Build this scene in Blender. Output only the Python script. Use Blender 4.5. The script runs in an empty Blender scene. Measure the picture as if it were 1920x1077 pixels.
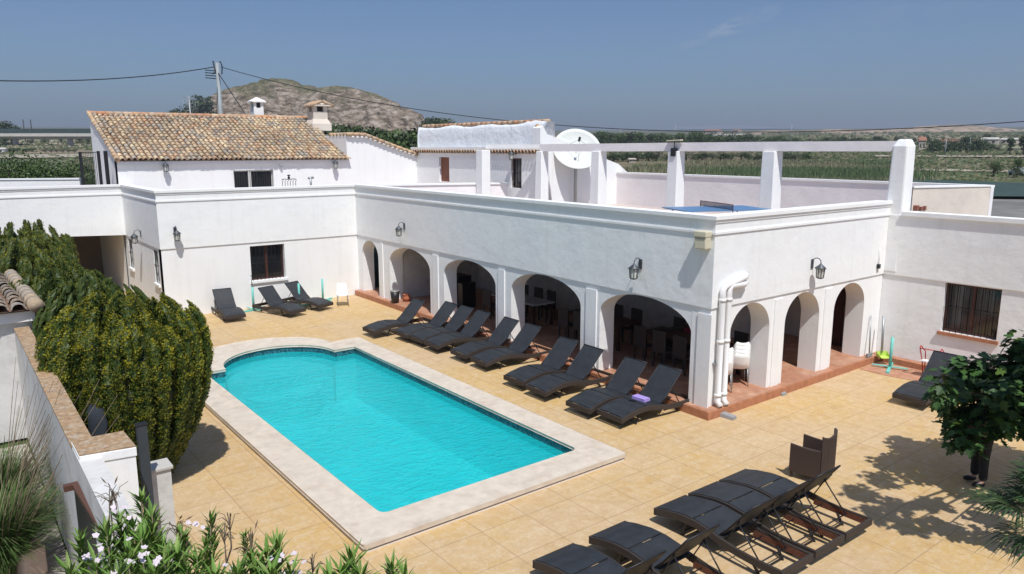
import bpy, math, random
from mathutils import Vector, Matrix
random.seed(7)
S=bpy.context.scene
PI=math.pi
# ------------------------------------------------------------------ camera geometry (real camera, metres)
F=1400.; PT=math.atan(260.5/1400); YW=.6603; CH=6.0
fw=Vector((math.sin(YW)*math.cos(PT),math.cos(YW)*math.cos(PT),-math.sin(PT)))
rt=Vector((math.cos(YW),-math.sin(YW),0)); upv=rt.cross(fw)
def ray(x,y): return fw*F+rt*(x-960)-upv*(y-538.5)
def G(x,y,z=0.):
    d=ray(x,y); t=(z-CH)/d.z; return Vector((d.x*t,d.y*t,z))
def at_depth(x,y,dep): return Vector((0,0,CH))+ray(x,y)*(dep/F)
def on_y(y0,x,y):
    d=ray(x,y); t=y0/d.y; return Vector((d.x*t,y0,CH+d.z*t))
def on_x(x0,x,y):
    d=ray(x,y); t=x0/d.x; return Vector((x0,d.y*t,CH+d.z*t))
def terr(x,y):
    R=math.hypot(x,y); s=max(0,R-70)
    return -.06+.025*s*s/(s+60)
def T(x,y,up=0.):
    d=ray(x,y); d=d/math.hypot(d.x,d.y); lo,hi=10.,6000.
    for R in range(10,6000,10):
        if CH+d.z*R<=terr(d.x*R,d.y*R): hi=R;lo=R-10;break
    for i in range(24):
        m=(lo+hi)/2
        if CH+d.z*m>terr(d.x*m,d.y*m): lo=m
        else: hi=m
    return Vector((d.x*hi,d.y*hi,terr(d.x*hi,d.y*hi)+up))
# ------------------------------------------------------------------ materials
def mat(name,base=(.8,.8,.8),rough=.8,metal=0.,spec=.5,var=0.,vs=3.,bump=0.,bs=20.,bump2=0.,bs2=2.,attr=False,col2=None,c2s=1.,c2r=(.45,.65),trans=0.,alpha=1.,coords='Object'):
    m=bpy.data.materials.new(name); m.use_nodes=True; nt=m.node_tree; N=nt.nodes; L=nt.links
    b=N['Principled BSDF']; b.inputs['Roughness'].default_value=rough; b.inputs['Metallic'].default_value=metal
    b.inputs['Specular IOR Level'].default_value=spec; b.inputs['Alpha'].default_value=alpha
    tc=N.new('ShaderNodeTexCoord'); co=tc.outputs[coords]
    def noise(sc,det=4,r=.6):
        n=N.new('ShaderNodeTexNoise'); n.inputs['Scale'].default_value=sc; n.inputs['Detail'].default_value=det; n.inputs['Roughness'].default_value=r
        L.new(co,n.inputs['Vector']); return n.outputs['Fac']
    rgb=N.new('ShaderNodeRGB'); rgb.outputs[0].default_value=(*base,1); out=rgb.outputs[0]
    if attr:
        a=N.new('ShaderNodeAttribute'); a.attribute_name='Col'; out=a.outputs['Color']
    if col2:
        r=N.new('ShaderNodeMapRange'); r.inputs[1].default_value=c2r[0]; r.inputs[2].default_value=c2r[1]
        L.new(noise(c2s,6,.65),r.inputs[0]); mx=N.new('ShaderNodeMix'); mx.data_type='RGBA'
        L.new(r.outputs[0],mx.inputs[0]); L.new(out,mx.inputs[6]); mx.inputs[7].default_value=(*col2,1); out=mx.outputs[2]
    if var:
        r=N.new('ShaderNodeMapRange'); r.inputs[1].default_value=.3; r.inputs[2].default_value=.7; r.inputs[3].default_value=1-var; r.inputs[4].default_value=1+var
        L.new(noise(vs,5),r.inputs[0]); mx=N.new('ShaderNodeVectorMath'); mx.operation='SCALE'; L.new(out,mx.inputs[0]); L.new(r.outputs[0],mx.inputs['Scale']); out=mx.outputs[0]
    if name.endswith('white_plaster'):
        mp=N.new('ShaderNodeMapping'); L.new(co,mp.inputs[0]); mp.inputs['Scale'].default_value=(5,5,.35)
        n=N.new('ShaderNodeTexNoise'); n.inputs['Scale'].default_value=1; n.inputs['Detail'].default_value=6; n.inputs['Roughness'].default_value=.7; L.new(mp.outputs[0],n.inputs[0])
        r=N.new('ShaderNodeMapRange'); r.inputs[1].default_value=.52; r.inputs[2].default_value=.8; r.inputs[4].default_value=.30; L.new(n.outputs['Fac'],r.inputs[0])
        mx=N.new('ShaderNodeMix'); mx.data_type='RGBA'; L.new(r.outputs[0],mx.inputs[0]); L.new(out,mx.inputs[6]); mx.inputs[7].default_value=(.60,.58,.54,1); out=mx.outputs[2]
    L.new(out,b.inputs['Base Color'])
    prev=None
    for st,sc in ((bump,bs),(bump2,bs2)):
        if st:
            bp=N.new('ShaderNodeBump'); bp.inputs['Strength'].default_value=1; bp.inputs['Distance'].default_value=st
            L.new(noise(sc,5),bp.inputs['Height'])
            if prev: L.new(prev,bp.inputs['Normal'])
            prev=bp.outputs[0]
    if prev: L.new(prev,b.inputs['Normal'])
    if trans: b.inputs['Transmission Weight'].default_value=trans
    return m
M={}
M['plaster']=mat('white_plaster',(.835,.84,.83),.85,var=.02,vs=.8,bump=.002,bs=9,bump2=.022,bs2=1.9,col2=(.79,.80,.81),c2s=.5,c2r=(.5,.75))
M['plaster_smooth']=mat('smooth_white_plaster',(.835,.835,.825),.85,var=.02,vs=1.2,bump=.002,bs=14,bump2=.010,bs2=2.5)
M['plaster_pink']=mat('pinkish_plaster',(.80,.76,.76),.85,var=.05,vs=1.1,bump=.004,bs=10,bump2=.02,bs2=2)
M['plaster_old']=mat('old_beige_plaster',(.66,.58,.50),.9,var=.06,vs=1,bump=.004,bs=14,col2=(.50,.45,.39),c2s=.9,c2r=(.5,.8))
M['plaster_rough']=mat('rough_whitewash',(.74,.76,.79),.95,var=.05,vs=5,bump=.03,bs=4,bump2=.06,bs2=1.6,col2=(.50,.52,.55),c2s=3.2,c2r=(.56,.85))
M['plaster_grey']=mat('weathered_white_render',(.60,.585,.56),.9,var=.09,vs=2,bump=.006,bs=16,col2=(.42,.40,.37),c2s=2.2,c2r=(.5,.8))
M['terracotta']=mat('terracotta_paving',(.42,.20,.12),.6,var=.18,vs=5,bump=.003,bs=30,col2=(.5,.29,.19),c2s=2)
M['cotto_edge']=mat('terracotta_edging',(.40,.17,.09),.6,var=.2,vs=7,bump=.004,bs=20)
M['capstone']=mat('lichen_capstone',(.36,.235,.13),.9,var=.35,vs=14,bump=.02,bs=26,col2=(.46,.38,.29),c2s=9,c2r=(.48,.70))
M['coping']=mat('travertine_coping',(.62,.54,.44),.6,var=.10,vs=4.5,bump=.003,bs=22,col2=(.52,.42,.33),c2s=2.6,c2r=(.48,.75))
M['coping_lip']=mat('pale_bullnose',(.70,.63,.55),.5,var=.05,vs=3)
M['groove']=mat('brown_grout_groove',(.20,.12,.09),.8)
M['black_metal']=mat('black_iron',(.02,.02,.024),.5,metal=.3)
M['grey_metal']=mat('galvanised_metal',(.35,.37,.38),.45,metal=.6,var=.1)
M['lamp_pewter']=mat('aged_pewter',(.10,.11,.12),.45,metal=.6,var=.25,vs=30)
M['lamp_glass']=mat('frosted_lamp_glass',(.55,.56,.52),.25,var=.1,vs=20)
M['brown_metal']=mat('brown_painted_iron',(.10,.045,.03),.5)
M['wood_brown']=mat('brown_timber',(.20,.062,.026),.6,var=.3,vs=8)
M['wood_dark']=mat('dark_red_timber',(.065,.02,.014),.5,var=.3,vs=10)
M['glass_dark']=mat('dark_window_glass',(.012,.014,.017),.08,spec=.8)
M['wicker']=mat('dark_wicker',(.040,.030,.025),.7,var=.4,vs=120,bump=.004,bs=140)
M['wicker_brown']=mat('brown_wicker',(.050,.031,.024),.7,var=.4,vs=120,bump=.004,bs=120)
M['sling']=mat('charcoal_mesh_fabric',(.026,.030,.036),.55,spec=.35,var=.3,vs=5,bump=.0008,bs=300)
M['sling_back']=mat('sheer_mesh_fabric',(.030,.034,.040),.55,spec=.35,var=.2,vs=5,alpha=.9)
M['plastic_white']=mat('white_plastic',(.8,.79,.77),.45)
M['pvc']=mat('white_drainpipe',(.78,.77,.76),.4,var=.03)
M['cream_plastic']=mat('cream_plastic',(.62,.58,.43),.5,var=.04)
M['teal']=mat('turquoise_painted_metal',(.16,.52,.46),.5,var=.1,vs=6)
M['lime']=mat('lime_plastic',(.50,.66,.14),.4)
M['lilac']=mat('lilac_towel',(.36,.27,.62),.95,bump=.004,bs=90)
M['red_paint']=mat('red_tube',(.45,.03,.03),.4)
M['black_plastic']=mat('black_plastic',(.015,.015,.017),.45)
M['clay']=mat('clay_pot',(.46,.15,.075),.8,var=.15,vs=10)
M['concrete']=mat('grey_concrete',(.27,.27,.27),.9,var=.15,vs=8,bump=.004,bs=30)
M['concrete_light']=mat('pale_concrete',(.48,.46,.42),.9,var=.1,vs=.3)
M['dark_fence']=mat('green_screen',(.035,.06,.06),.8,var=.2,vs=.5)
M['roof_tile']=mat('clay_roof_tile',attr=True,rough=.9,var=.22,vs=14,bump=.006,bs=40,col2=(.33,.29,.23),c2s=3,c2r=(.46,.72))
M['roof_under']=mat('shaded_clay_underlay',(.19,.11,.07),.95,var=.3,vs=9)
M['tile_old']=mat('old_grey_tile',(.36,.27,.20),.95,var=.3,vs=5,bump=.03,bs=12,col2=(.34,.31,.28),c2s=4)
M['ppt']=mat('blue_table_top',(.10,.22,.40),.4)
M['dish']=mat('offwhite_dish',(.60,.62,.58),.55,var=.03)
M['leaf']=mat('leaf',attr=True,rough=.55,spec=.35)
M['bark']=mat('bark',(.10,.075,.055),.9,var=.3,vs=12,bump=.02,bs=18)
M['petal']=mat('white_petal',(.62,.54,.58),.6)
M['trousers']=mat('black_cloth',(.012,.012,.014),.85)
M['shirt']=mat('dark_blue_cloth',(.02,.025,.04),.85)
M['skin']=mat('skin',(.45,.26,.18),.5)
M['hair']=mat('dark_hair',(.02,.014,.01),.6)
M['shoe']=mat('black_leather',(.01,.01,.01),.4)
M['jerry']=mat('dusty_pink_plastic',(.55,.40,.31),.5,var=.08,vs=6)
M['net']=mat('blue_black_netting',(.02,.028,.04),.8)
M['pole']=mat('weathered_steel_pole',(.27,.30,.31),.6,var=.1,vs=2)
M['cable']=mat('black_cable',(.02,.022,.026),.7)
M['asphalt']=mat('grey_gravel',(.20,.19,.17),.95,var=.2,vs=.6,col2=(.14,.135,.12),c2s=.08)
M['greennet']=mat('dark_green_shade_net',(.028,.055,.045),.9,var=.2,vs=.3)
M['path']=mat('pale_dirt',(.34,.30,.23),.95,var=.1,vs=.2)
M['far_wall']=mat('far_render',(.48,.42,.35),.9,var=.08,vs=.3)
M['far_roof']=mat('far_tiles',(.30,.14,.09),.9,var=.15,vs=.5)
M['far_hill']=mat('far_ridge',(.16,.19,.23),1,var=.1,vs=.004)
M['car']=mat('silver_paint',(.45,.46,.48),.3,metal=.4)
M['tyre']=mat('tyre',(.02,.02,.02),.8)
M['brickred']=mat('red_brick',(.25,.09,.06),.9,var=.2,vs=10)
M['rust']=mat('rust_brown_inner',(.13,.045,.025),.8,var=.3,vs=20)
M['cushion_red']=mat('red_cushion',(.30,.02,.06),.9); M['cushion_green']=mat('green_cushion',(.05,.16,.04),.9)
def mk_yard():
    m=bpy.data.materials.new('sandy_stamped_paving'); m.use_nodes=True; nt=m.node_tree;N=nt.nodes;L=nt.links;b=N['Principled BSDF']
    tc=N.new('ShaderNodeTexCoord')
    def brick(w,h,mort,off,shift=(0,0,0)):
        mp=N.new('ShaderNodeMapping'); mp.inputs['Location'].default_value=shift; L.new(tc.outputs['Object'],mp.inputs[0])
        t=N.new('ShaderNodeTexBrick'); t.offset=off; t.inputs['Scale'].default_value=1; t.inputs['Brick Width'].default_value=w; t.inputs['Row Height'].default_value=h
        t.inputs['Mortar Size'].default_value=mort; t.inputs['Mortar Smooth'].default_value=.6
        t.inputs['Color1'].default_value=(0,0,0,1);t.inputs['Color2'].default_value=(1,1,1,1);t.inputs['Mortar'].default_value=(.5,.5,.5,1); L.new(mp.outputs[0],t.inputs[0]); return t
    big=brick(.92,.92,.011,0,(.1,.25,0)); sm=brick(.46,.23,.006,.5,(.1,.25,0))
    def noise(sc,d=5,r=.62,sv=None):
        n=N.new('ShaderNodeTexNoise'); n.inputs['Scale'].default_value=sc;n.inputs['Detail'].default_value=d;n.inputs['Roughness'].default_value=r
        L.new(tc.outputs['Object'],n.inputs[0]); return n.outputs['Fac']
    def rng(o,a,bb,c,d):
        r=N.new('ShaderNodeMapRange'); L.new(o,r.inputs[0])
        for i,v in enumerate((a,bb,c,d)): r.inputs[i+1].default_value=v
        return r.outputs[0]
    def mix(f,a,c):
        x=N.new('ShaderNodeMix');x.data_type='RGBA'
        if isinstance(f,float): x.inputs[0].default_value=f
        else: L.new(f,x.inputs[0])
        for i,v in ((6,a),(7,c)):
            if isinstance(v,tuple): x.inputs[i].default_value=(*v,1)
            else: L.new(v,x.inputs[i])
        return x.outputs[2]
    c=mix(rng(noise(.30),.42,.60,0,1),(.53,.375,.205),(.55,.36,.13))
    c=mix(rng(noise(6,8,.8),.47,.60,0,.7),c,(.62,.49,.32))
    c=mix(rng(noise(3.1,8,.8),.52,.66,0,.6),c,(.42,.26,.12))
    f=N.new('ShaderNodeMath');f.operation='MULTIPLY';f.inputs[1].default_value=.16
    L.new(big.outputs['Color'],f.inputs[0]); c=mix(f.outputs[0],c,(.40,.24,.11))
    f=N.new('ShaderNodeMath');f.operation='MULTIPLY';f.inputs[1].default_value=.24
    L.new(sm.outputs['Color'],f.inputs[0]); c=mix(f.outputs[0],c,(.66,.50,.33))
    f=N.new('ShaderNodeMath');f.operation='MULTIPLY';f.inputs[1].default_value=.68
    L.new(big.outputs['Fac'],f.inputs[0]); c=mix(f.outputs[0],c,(.30,.19,.10))
    f=N.new('ShaderNodeMath');f.operation='MULTIPLY';f.inputs[1].default_value=.30
    L.new(sm.outputs['Fac'],f.inputs[0]); c=mix(f.outputs[0],c,(.40,.27,.15))
    c=mix(rng(noise(22,5),.52,.68,0,.45),c,(.40,.28,.15)); c=mix(rng(noise(.9,6,.7),.56,.72,0,.35),c,(.44,.30,.15))
    L.new(c,b.inputs['Base Color']); b.inputs['Roughness'].default_value=.75;b.inputs['Specular IOR Level'].default_value=.3
    bp=N.new('ShaderNodeBump');bp.inputs['Distance'].default_value=.006;L.new(noise(14),bp.inputs['Height']);L.new(bp.outputs[0],b.inputs['Normal'])
    return m
M['yard']=mk_yard()
def mk_terrain():
    m=bpy.data.materials.new('dry_fields'); m.use_nodes=True; nt=m.node_tree;N=nt.nodes;L=nt.links;b=N['Principled BSDF']
    tc=N.new('ShaderNodeTexCoord')
    def noise(sc,d=6,r=.6,st=None):
        mp=N.new('ShaderNodeMapping'); L.new(tc.outputs['Object'],mp.inputs[0]); mp.inputs['Rotation'].default_value=(0,0,YW)
        if st: mp.inputs['Scale'].default_value=st
        n=N.new('ShaderNodeTexNoise'); n.inputs['Scale'].default_value=sc;n.inputs['Detail'].default_value=d;n.inputs['Roughness'].default_value=r
        L.new(mp.outputs[0],n.inputs[0]); return n.outputs['Fac']
    def ramp(o,st):
        r=N.new('ShaderNodeValToRGB'); L.new(o,r.inputs[0]); e=r.color_ramp.elements
        while len(e)<len(st): e.new(.5)
        for q,(p,c) in zip(e,st): q.position=p;q.color=(*c,1)
        return r.outputs[0]
    a=ramp(noise(.012,4,.55,(.35,1.6,1)),[(.3,(.055,.085,.03)),(.44,(.085,.11,.045)),(.52,(.17,.155,.095)),(.6,(.23,.19,.125)),(.72,(.07,.10,.04))])
    c=ramp(noise(.25,8,.7),[(.35,(.45,.45,.45)),(.6,(1,1,1)),(.75,(1.25,1.2,1.1))])
    x=N.new('ShaderNodeMix');x.data_type='RGBA';x.blend_type='MULTIPLY';x.inputs[0].default_value=.8;L.new(a,x.inputs[6]);L.new(c,x.inputs[7])
    L.new(x.outputs[2],b.inputs['Base Color']); b.inputs['Roughness'].default_value=1; b.inputs['Specular IOR Level'].default_value=.1
    return m
M['terrain']=mk_terrain()
def mk_hill():
    m=bpy.data.materials.new('rocky_scrub'); m.use_nodes=True; nt=m.node_tree;N=nt.nodes;L=nt.links;b=N['Principled BSDF']
    tc=N.new('ShaderNodeTexCoord')
    def noise(sc,d=8,r=.65,st=(1,1,1)):
        mp=N.new('ShaderNodeMapping'); L.new(tc.outputs['Object'],mp.inputs[0]); mp.inputs['Scale'].default_value=st
        n=N.new('ShaderNodeTexNoise'); n.inputs['Scale'].default_value=sc;n.inputs['Detail'].default_value=d;n.inputs['Roughness'].default_value=r
        L.new(mp.outputs[0],n.inputs[0]); return n.outputs['Fac']
    def ramp(o,st):
        r=N.new('ShaderNodeValToRGB'); L.new(o,r.inputs[0]); e=r.color_ramp.elements
        while len(e)<len(st): e.new(.5)
        for q,(p,c) in zip(e,st): q.position=p;q.color=(*c,1)
        return r.outputs[0]
    def mix(f,a,c):
        x=N.new('ShaderNodeMix');x.data_type='RGBA'; L.new(f,x.inputs[0]); L.new(a,x.inputs[6]); L.new(c,x.inputs[7]); return x.outputs[2]
    rock=ramp(noise(.13,9,.78,(1,1,2.6)),[(.38,(.055,.045,.03)),(.45,(.19,.15,.105)),(.52,(.36,.28,.21)),(.59,(.54,.46,.38))])
    scrub=ramp(noise(.35,6,.7),[(.4,(.10,.105,.05)),(.5,(.17,.16,.085)),(.6,(.25,.215,.135))])
    sz=N.new('ShaderNodeSeparateXYZ'); L.new(tc.outputs['Object'],sz.inputs[0])
    r=N.new('ShaderNodeMath'); r.operation='MULTIPLY_ADD'; r.inputs[1].default_value=.017; L.new(sz.outputs['Z'],r.inputs[0]); L.new(noise(.05,7,.7),r.inputs[2])
    q=N.new('ShaderNodeMapRange'); q.inputs[1].default_value=1.20;q.inputs[2].default_value=1.34; L.new(r.outputs[0],q.inputs[0])
    c=mix(q.outputs[0],rock,scrub)
    L.new(c,b.inputs['Base Color']); b.inputs['Roughness'].default_value=1;b.inputs['Specular IOR Level'].default_value=.1
    bp=N.new('ShaderNodeBump');bp.inputs['Distance'].default_value=3.2;L.new(noise(.30,8,.75,(1,1,2)),bp.inputs['Height']);L.new(bp.outputs[0],b.inputs['Normal'])
    return m
M['hill']=mk_hill()
def mk_water():
    m=bpy.data.materials.new('pool_water'); m.use_nodes=True; nt=m.node_tree;N=nt.nodes;L=nt.links
    for n in list(N): N.remove(n)
    o=N.new('ShaderNodeOutputMaterial'); tc=N.new('ShaderNodeTexCoord')
    def noise(sc,d,st=(1,1,1),dist=0.):
        mp=N.new('ShaderNodeMapping'); L.new(tc.outputs['Object'],mp.inputs[0]); mp.inputs['Scale'].default_value=st; mp.inputs['Rotation'].default_value=(0,0,.5)
        n=N.new('ShaderNodeTexNoise'); n.inputs['Scale'].default_value=sc;n.inputs['Detail'].default_value=d;n.inputs['Distortion'].default_value=dist;n.inputs['Roughness'].default_value=.62
        L.new(mp.outputs[0],n.inputs[0]); return n.outputs['Fac']
    b1=N.new('ShaderNodeBump');b1.inputs['Distance'].default_value=.035;L.new(noise(3.2,3,(1,1.8,1),.6),b1.inputs['Height'])
    b2=N.new('ShaderNodeBump');b2.inputs['Distance'].default_value=.022;L.new(noise(11,6,(1,1.6,1),.6),b2.inputs['Height']);L.new(b1.outputs[0],b2.inputs['Normal'])
    gl=N.new('ShaderNodeBsdfGlossy'); gl.inputs['Roughness'].default_value=.04; L.new(b2.outputs[0],gl.inputs['Normal'])
    tr=N.new('ShaderNodeBsdfTransparent'); tr.inputs[0].default_value=(.55,.99,.99,1)
    df=N.new('ShaderNodeBsdfDiffuse'); df.inputs[0].default_value=(.015,.63,.67,1); L.new(b2.outputs[0],df.inputs['Normal'])
    m1=N.new('ShaderNodeMixShader'); m1.inputs[0].default_value=.5; L.new(tr.outputs[0],m1.inputs[1]); L.new(df.outputs[0],m1.inputs[2])
    fr=N.new('ShaderNodeFresnel'); fr.inputs[0].default_value=1.33; L.new(b2.outputs[0],fr.inputs['Normal'])
    m2=N.new('ShaderNodeMixShader'); L.new(fr.outputs[0],m2.inputs[0]); L.new(m1.outputs[0],m2.inputs[1]); L.new(gl.outputs[0],m2.inputs[2])
    L.new(m2.outputs[0],o.inputs[0]); return m
M['water']=mk_water()
M['liner']=mat('turquoise_pool_liner',(.10,.76,.80),.6,var=.10,vs=.6,col2=(.22,.88,.90),c2s=3.5,c2r=(.5,.62))
def mk_mosaic():
    m=bpy.data.materials.new('dark_teal_mosaic'); m.use_nodes=True; nt=m.node_tree;N=nt.nodes;L=nt.links;b=N['Principled BSDF']
    tc=N.new('ShaderNodeTexCoord'); v=N.new('ShaderNodeTexVoronoi'); v.inputs['Scale'].default_value=22; v.distance='CHEBYCHEV'; v.inputs['Randomness'].default_value=.2
    L.new(tc.outputs['Object'],v.inputs[0]); r=N.new('ShaderNodeValToRGB'); s=N.new('ShaderNodeSeparateColor'); L.new(v.outputs['Color'],s.inputs[0]); L.new(s.outputs[0],r.inputs[0])
    e=r.color_ramp.elements; e[0].color=(.004,.03,.045,1);e[1].color=(.05,.18,.22,1); L.new(r.outputs[0],b.inputs['Base Color']); b.inputs['Roughness'].default_value=.3
    return m
M['mosaic']=mk_mosaic()
# ------------------------------------------------------------------ mesh helpers
class MB:
    def __init__(s): s.v=[];s.f=[];s.c=[];s.sm=[]
    def add(s,vs,fs,col=None,smooth=False):
        o=len(s.v); s.v+= [tuple(p) for p in vs]
        for f in fs: s.f.append(tuple(o+i for i in f)); s.c.append(col or (.5,.5,.5)); s.sm.append(smooth)
        return s
    def quad(s,a,b,c,d,col=None): return s.add([a,b,c,d],[(0,1,2,3)],col)
    def box(s,x0,y0,z0,x1,y1,z1,M4=None,col=None):
        vs=[(x,y,z) for z in (z0,z1) for x,y in ((x0,y0),(x1,y0),(x1,y1),(x0,y1))]
        if M4: vs=[M4@Vector(p) for p in vs]
        return s.add(vs,[(3,2,1,0),(4,5,6,7),(0,1,5,4),(1,2,6,5),(2,3,7,6),(3,0,4,7)],col)
    def bar(s,a,b,w,h,up=Vector((0,0,1)),col=None):
        a=Vector(a);b=Vector(b);d=(b-a); L=d.length; d.normalize(); x=d.cross(up)
        if x.length<1e-4: x=d.cross(Vector((0,1,0)))
        x.normalize(); y=x.cross(d)
        M4=Matrix.Translation(a)@Matrix((( x.x,y.x,d.x,0),(x.y,y.y,d.y,0),(x.z,y.z,d.z,0),(0,0,0,1)))
        return s.box(-w/2,-h/2,0,w/2,h/2,L,M4,col)
    def tube(s,pts,r,n=8,cap=True,col=None):
        pts=[Vector(p) for p in pts]; rr=r if isinstance(r,(list,tuple)) else [r]*len(pts); vs=[];fs=[]; px=None
        for i,p in enumerate(pts):
            d=(pts[min(i+1,len(pts)-1)]-pts[max(i-1,0)]).normalized()
            x=px if px else d.cross(Vector((0,0,1)))
            x=x-d*x.dot(d)
            if x.length<1e-3: x=d.cross(Vector((0,1,0)))
            x.normalize(); px=x; y=d.cross(x)
            vs+=[p+(x*math.cos(2*PI*k/n)+y*math.sin(2*PI*k/n))*rr[i] for k in range(n)]
        for i in range(len(pts)-1):
            for k in range(n): fs.append((i*n+k,i*n+(k+1)%n,(i+1)*n+(k+1)%n,(i+1)*n+k))
        if cap: fs+= [tuple(range(n))[::-1],tuple((len(pts)-1)*n+k for k in range(n))]
        return s.add(vs,fs,col,True)
    def lathe(s,prof,c=(0,0,0),n=16,col=None,smooth=True):
        vs=[];fs=[]
        for r,z in prof: vs+=[(c[0]+r*math.cos(2*PI*k/n),c[1]+r*math.sin(2*PI*k/n),c[2]+z) for k in range(n)]
        for i in range(len(prof)-1):
            for k in range(n): fs.append((i*n+k,i*n+(k+1)%n,(i+1)*n+(k+1)%n,(i+1)*n+k))
        fs+=[tuple(range(n))[::-1],tuple((len(prof)-1)*n+k for k in range(n))]
        return s.add(vs,fs,col,smooth)
    def prism(s,poly,z0,z1,col=None):
        n=len(poly); a=sum(poly[i][0]*poly[(i+1)%n][1]-poly[(i+1)%n][0]*poly[i][1] for i in range(n))
        if a<0: poly=poly[::-1]
        vs=[(p[0],p[1],z0) for p in poly]+[(p[0],p[1],z1) for p in poly]
        fs=[tuple(range(n))[::-1],tuple(range(n,2*n))]+[(i,(i+1)%n,n+(i+1)%n,n+i) for i in range(n)]
        return s.add(vs,fs,col)
    def band(s,path,o0,o1,z0,z1):
        "solid strip following a plan polyline, between side offsets o0..o1 (to the right of travel), mitred"
        P=[Vector((p[0],p[1])) for p in path]; n=len(P); rings=[]
        for i in range(n):
            d0=(P[i]-P[i-1]).normalized() if i else (P[1]-P[0]).normalized()
            d1=(P[i+1]-P[i]).normalized() if i<n-1 else d0
            if not i: d0=d1
            n0=Vector((d0.y,-d0.x)); n1=Vector((d1.y,-d1.x)); m=(n0+n1); m=m/m.length_squared*2
            rings.append([(P[i]+m*o).to_tuple() for o in (o0,o1)])
        vs=[]
        for a,b in rings: vs+=[(*a,z0),(*b,z0),(*b,z1),(*a,z1)]
        fs=[]
        for i in range(n-1):
            for k in range(4): fs.append((4*i+k,4*i+(k+1)%4,4*i+4+(k+1)%4,4*i+4+k))
        fs+=[(3,2,1,0),(4*n-4,4*n-3,4*n-2,4*n-1)]
        return s.add(vs,fs)
    def wall(s,p0,p1,th,z0,z1,ops=(),nseg=20,outer=True,cut=None):
        """wall from p0 to p1, outer face to the right of travel... inner face th to the left; ops=(u0,u1,zb,zs,zt)"""
        p0=Vector((p0[0],p0[1]));p1=Vector((p1[0],p1[1])); d=(p1-p0);L=d.length;d.normalize(); nn=Vector((-d.y,d.x))
        def W(u,w,z): q=p0+d*u+nn*w; return (q.x,q.y,z)
        def face(a,b,c,e):  # (u,z) quads on front and back
            s.quad(W(a[0],0,a[1]),W(b[0],0,b[1]),W(c[0],0,c[1]),W(e[0],0,e[1]))
            s.quad(W(e[0],th,e[1]),W(c[0],th,c[1]),W(b[0],th,b[1]),W(a[0],th,a[1]))
        u=0
        for (u0,u1,zb,zs,zt) in sorted(ops):
            face((u,z0),(u0,z0),(u0,z1),(u,z1))
            if zb>z0+1e-3:
                face((u0,z0),(u1,z0),(u1,zb),(u0,zb)); s.quad(W(u0,0,zb),W(u1,0,zb),W(u1,th,zb),W(u0,th,zb))
            c=(u0+u1)/2; r=(u1-u0)/2
            if zt>zs+1e-3: arc=[(c-r*math.cos(PI*k/nseg),zs+(zt-zs)*math.sin(PI*k/nseg)) for k in range(nseg+1)]
            else: arc=[(u0,zs),(u1,zs)]
            for a,b in zip(arc,arc[1:]):
                face((a[0],a[1]),(b[0],b[1]),(b[0],z1),(a[0],z1))
                s.quad(W(a[0],0,a[1]),W(a[0],th,a[1]),W(b[0],th,b[1]),W(b[0],0,b[1]))
            s.quad(W(u0,0,zb),W(u0,th,zb),W(u0,th,zs),W(u0,0,zs)); s.quad(W(u1,0,zs),W(u1,th,zs),W(u1,th,zb),W(u1,0,zb))
            u=u1
        face((u,z0),(L,z0),(L,z1),(u,z1))
        s.quad(W(0,0,z1),W(L,0,z1),W(L,th,z1),W(0,th,z1)); s.quad(W(0,th,z0),W(L,th,z0),W(L,0,z0),W(0,0,z0))
        s.quad(W(0,th,z0),W(0,0,z0),W(0,0,z1),W(0,th,z1)); s.quad(W(L,0,z0),W(L,th,z0),W(L,th,z1),W(L,0,z1))
        return s
    def obj(s,name,material,parent=None,off=None,bevel=0.,smooth=False):
        me=bpy.data.meshes.new(name)
        v=s.v if off is None else [(p[0]-off[0],p[1]-off[1],p[2]-off[2]) for p in s.v]
        me.from_pydata(v,[],s.f); me.materials.append(material)
        me.polygons.foreach_set('use_smooth',[bool(x or smooth) for x in s.sm])
        if any(c!=(.5,.5,.5) for c in s.c[:50]) or material.name in('leaf','clay_roof_tile'):
            a=me.color_attributes.new('Col','FLOAT_COLOR','CORNER'); buf=[]
            for f,c in zip(s.f,s.c): buf+=[c[0],c[1],c[2],1.]*len(f)
            a.data.foreach_set('color',buf)
        me.update()
        o=bpy.data.objects.new(name,me); S.collection.objects.link(o)
        if parent: o.parent=parent
        if bevel:
            b=o.modifiers.new('bevel','BEVEL'); b.width=bevel; b.segments=2; b.limit_method='ANGLE'
        return o
def tag(o,label=None,cat=None,group=None,kind=None):
    if label: o['label']=label
    if cat: o['category']=cat
    if group: o['group']=group
    if kind: o['kind']=kind
    return o
def thing(name,label,cat,loc=(0,0,0),rz=0.,group=None):
    o=bpy.data.objects.new(name,None); o.empty_display_size=.2; S.collection.objects.link(o); o.location=loc; o.rotation_euler=(0,0,rz)
    return tag(o,label,cat,group)
def dup(root,loc,rz,label,group=None,scale=None,kids=True):
    r=root.copy(); S.collection.objects.link(r); r.location=loc; r.rotation_euler=(root.rotation_euler.x,root.rotation_euler.y,rz)
    if scale: r.scale=scale if isinstance(scale,tuple) else (scale,)*3
    r['label']=label
    if group: r['group']=group
    if kids:
        for ch in list(root.children):
            c=ch.copy(); S.collection.objects.link(c); c.parent=r
            for g in ch.children:
                d=g.copy(); S.collection.objects.link(d); d.parent=c
    return r
def struct(name,mb,m,**k): return tag(mb.obj(name,m,**k),kind='structure')
R=random.random
def U(a,b): return a+(b-a)*R()
def rvec():
    while 1:
        v=Vector((U(-1,1),U(-1,1),U(-1,1)))
        if .05<v.length<1: return v.normalized()
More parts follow.
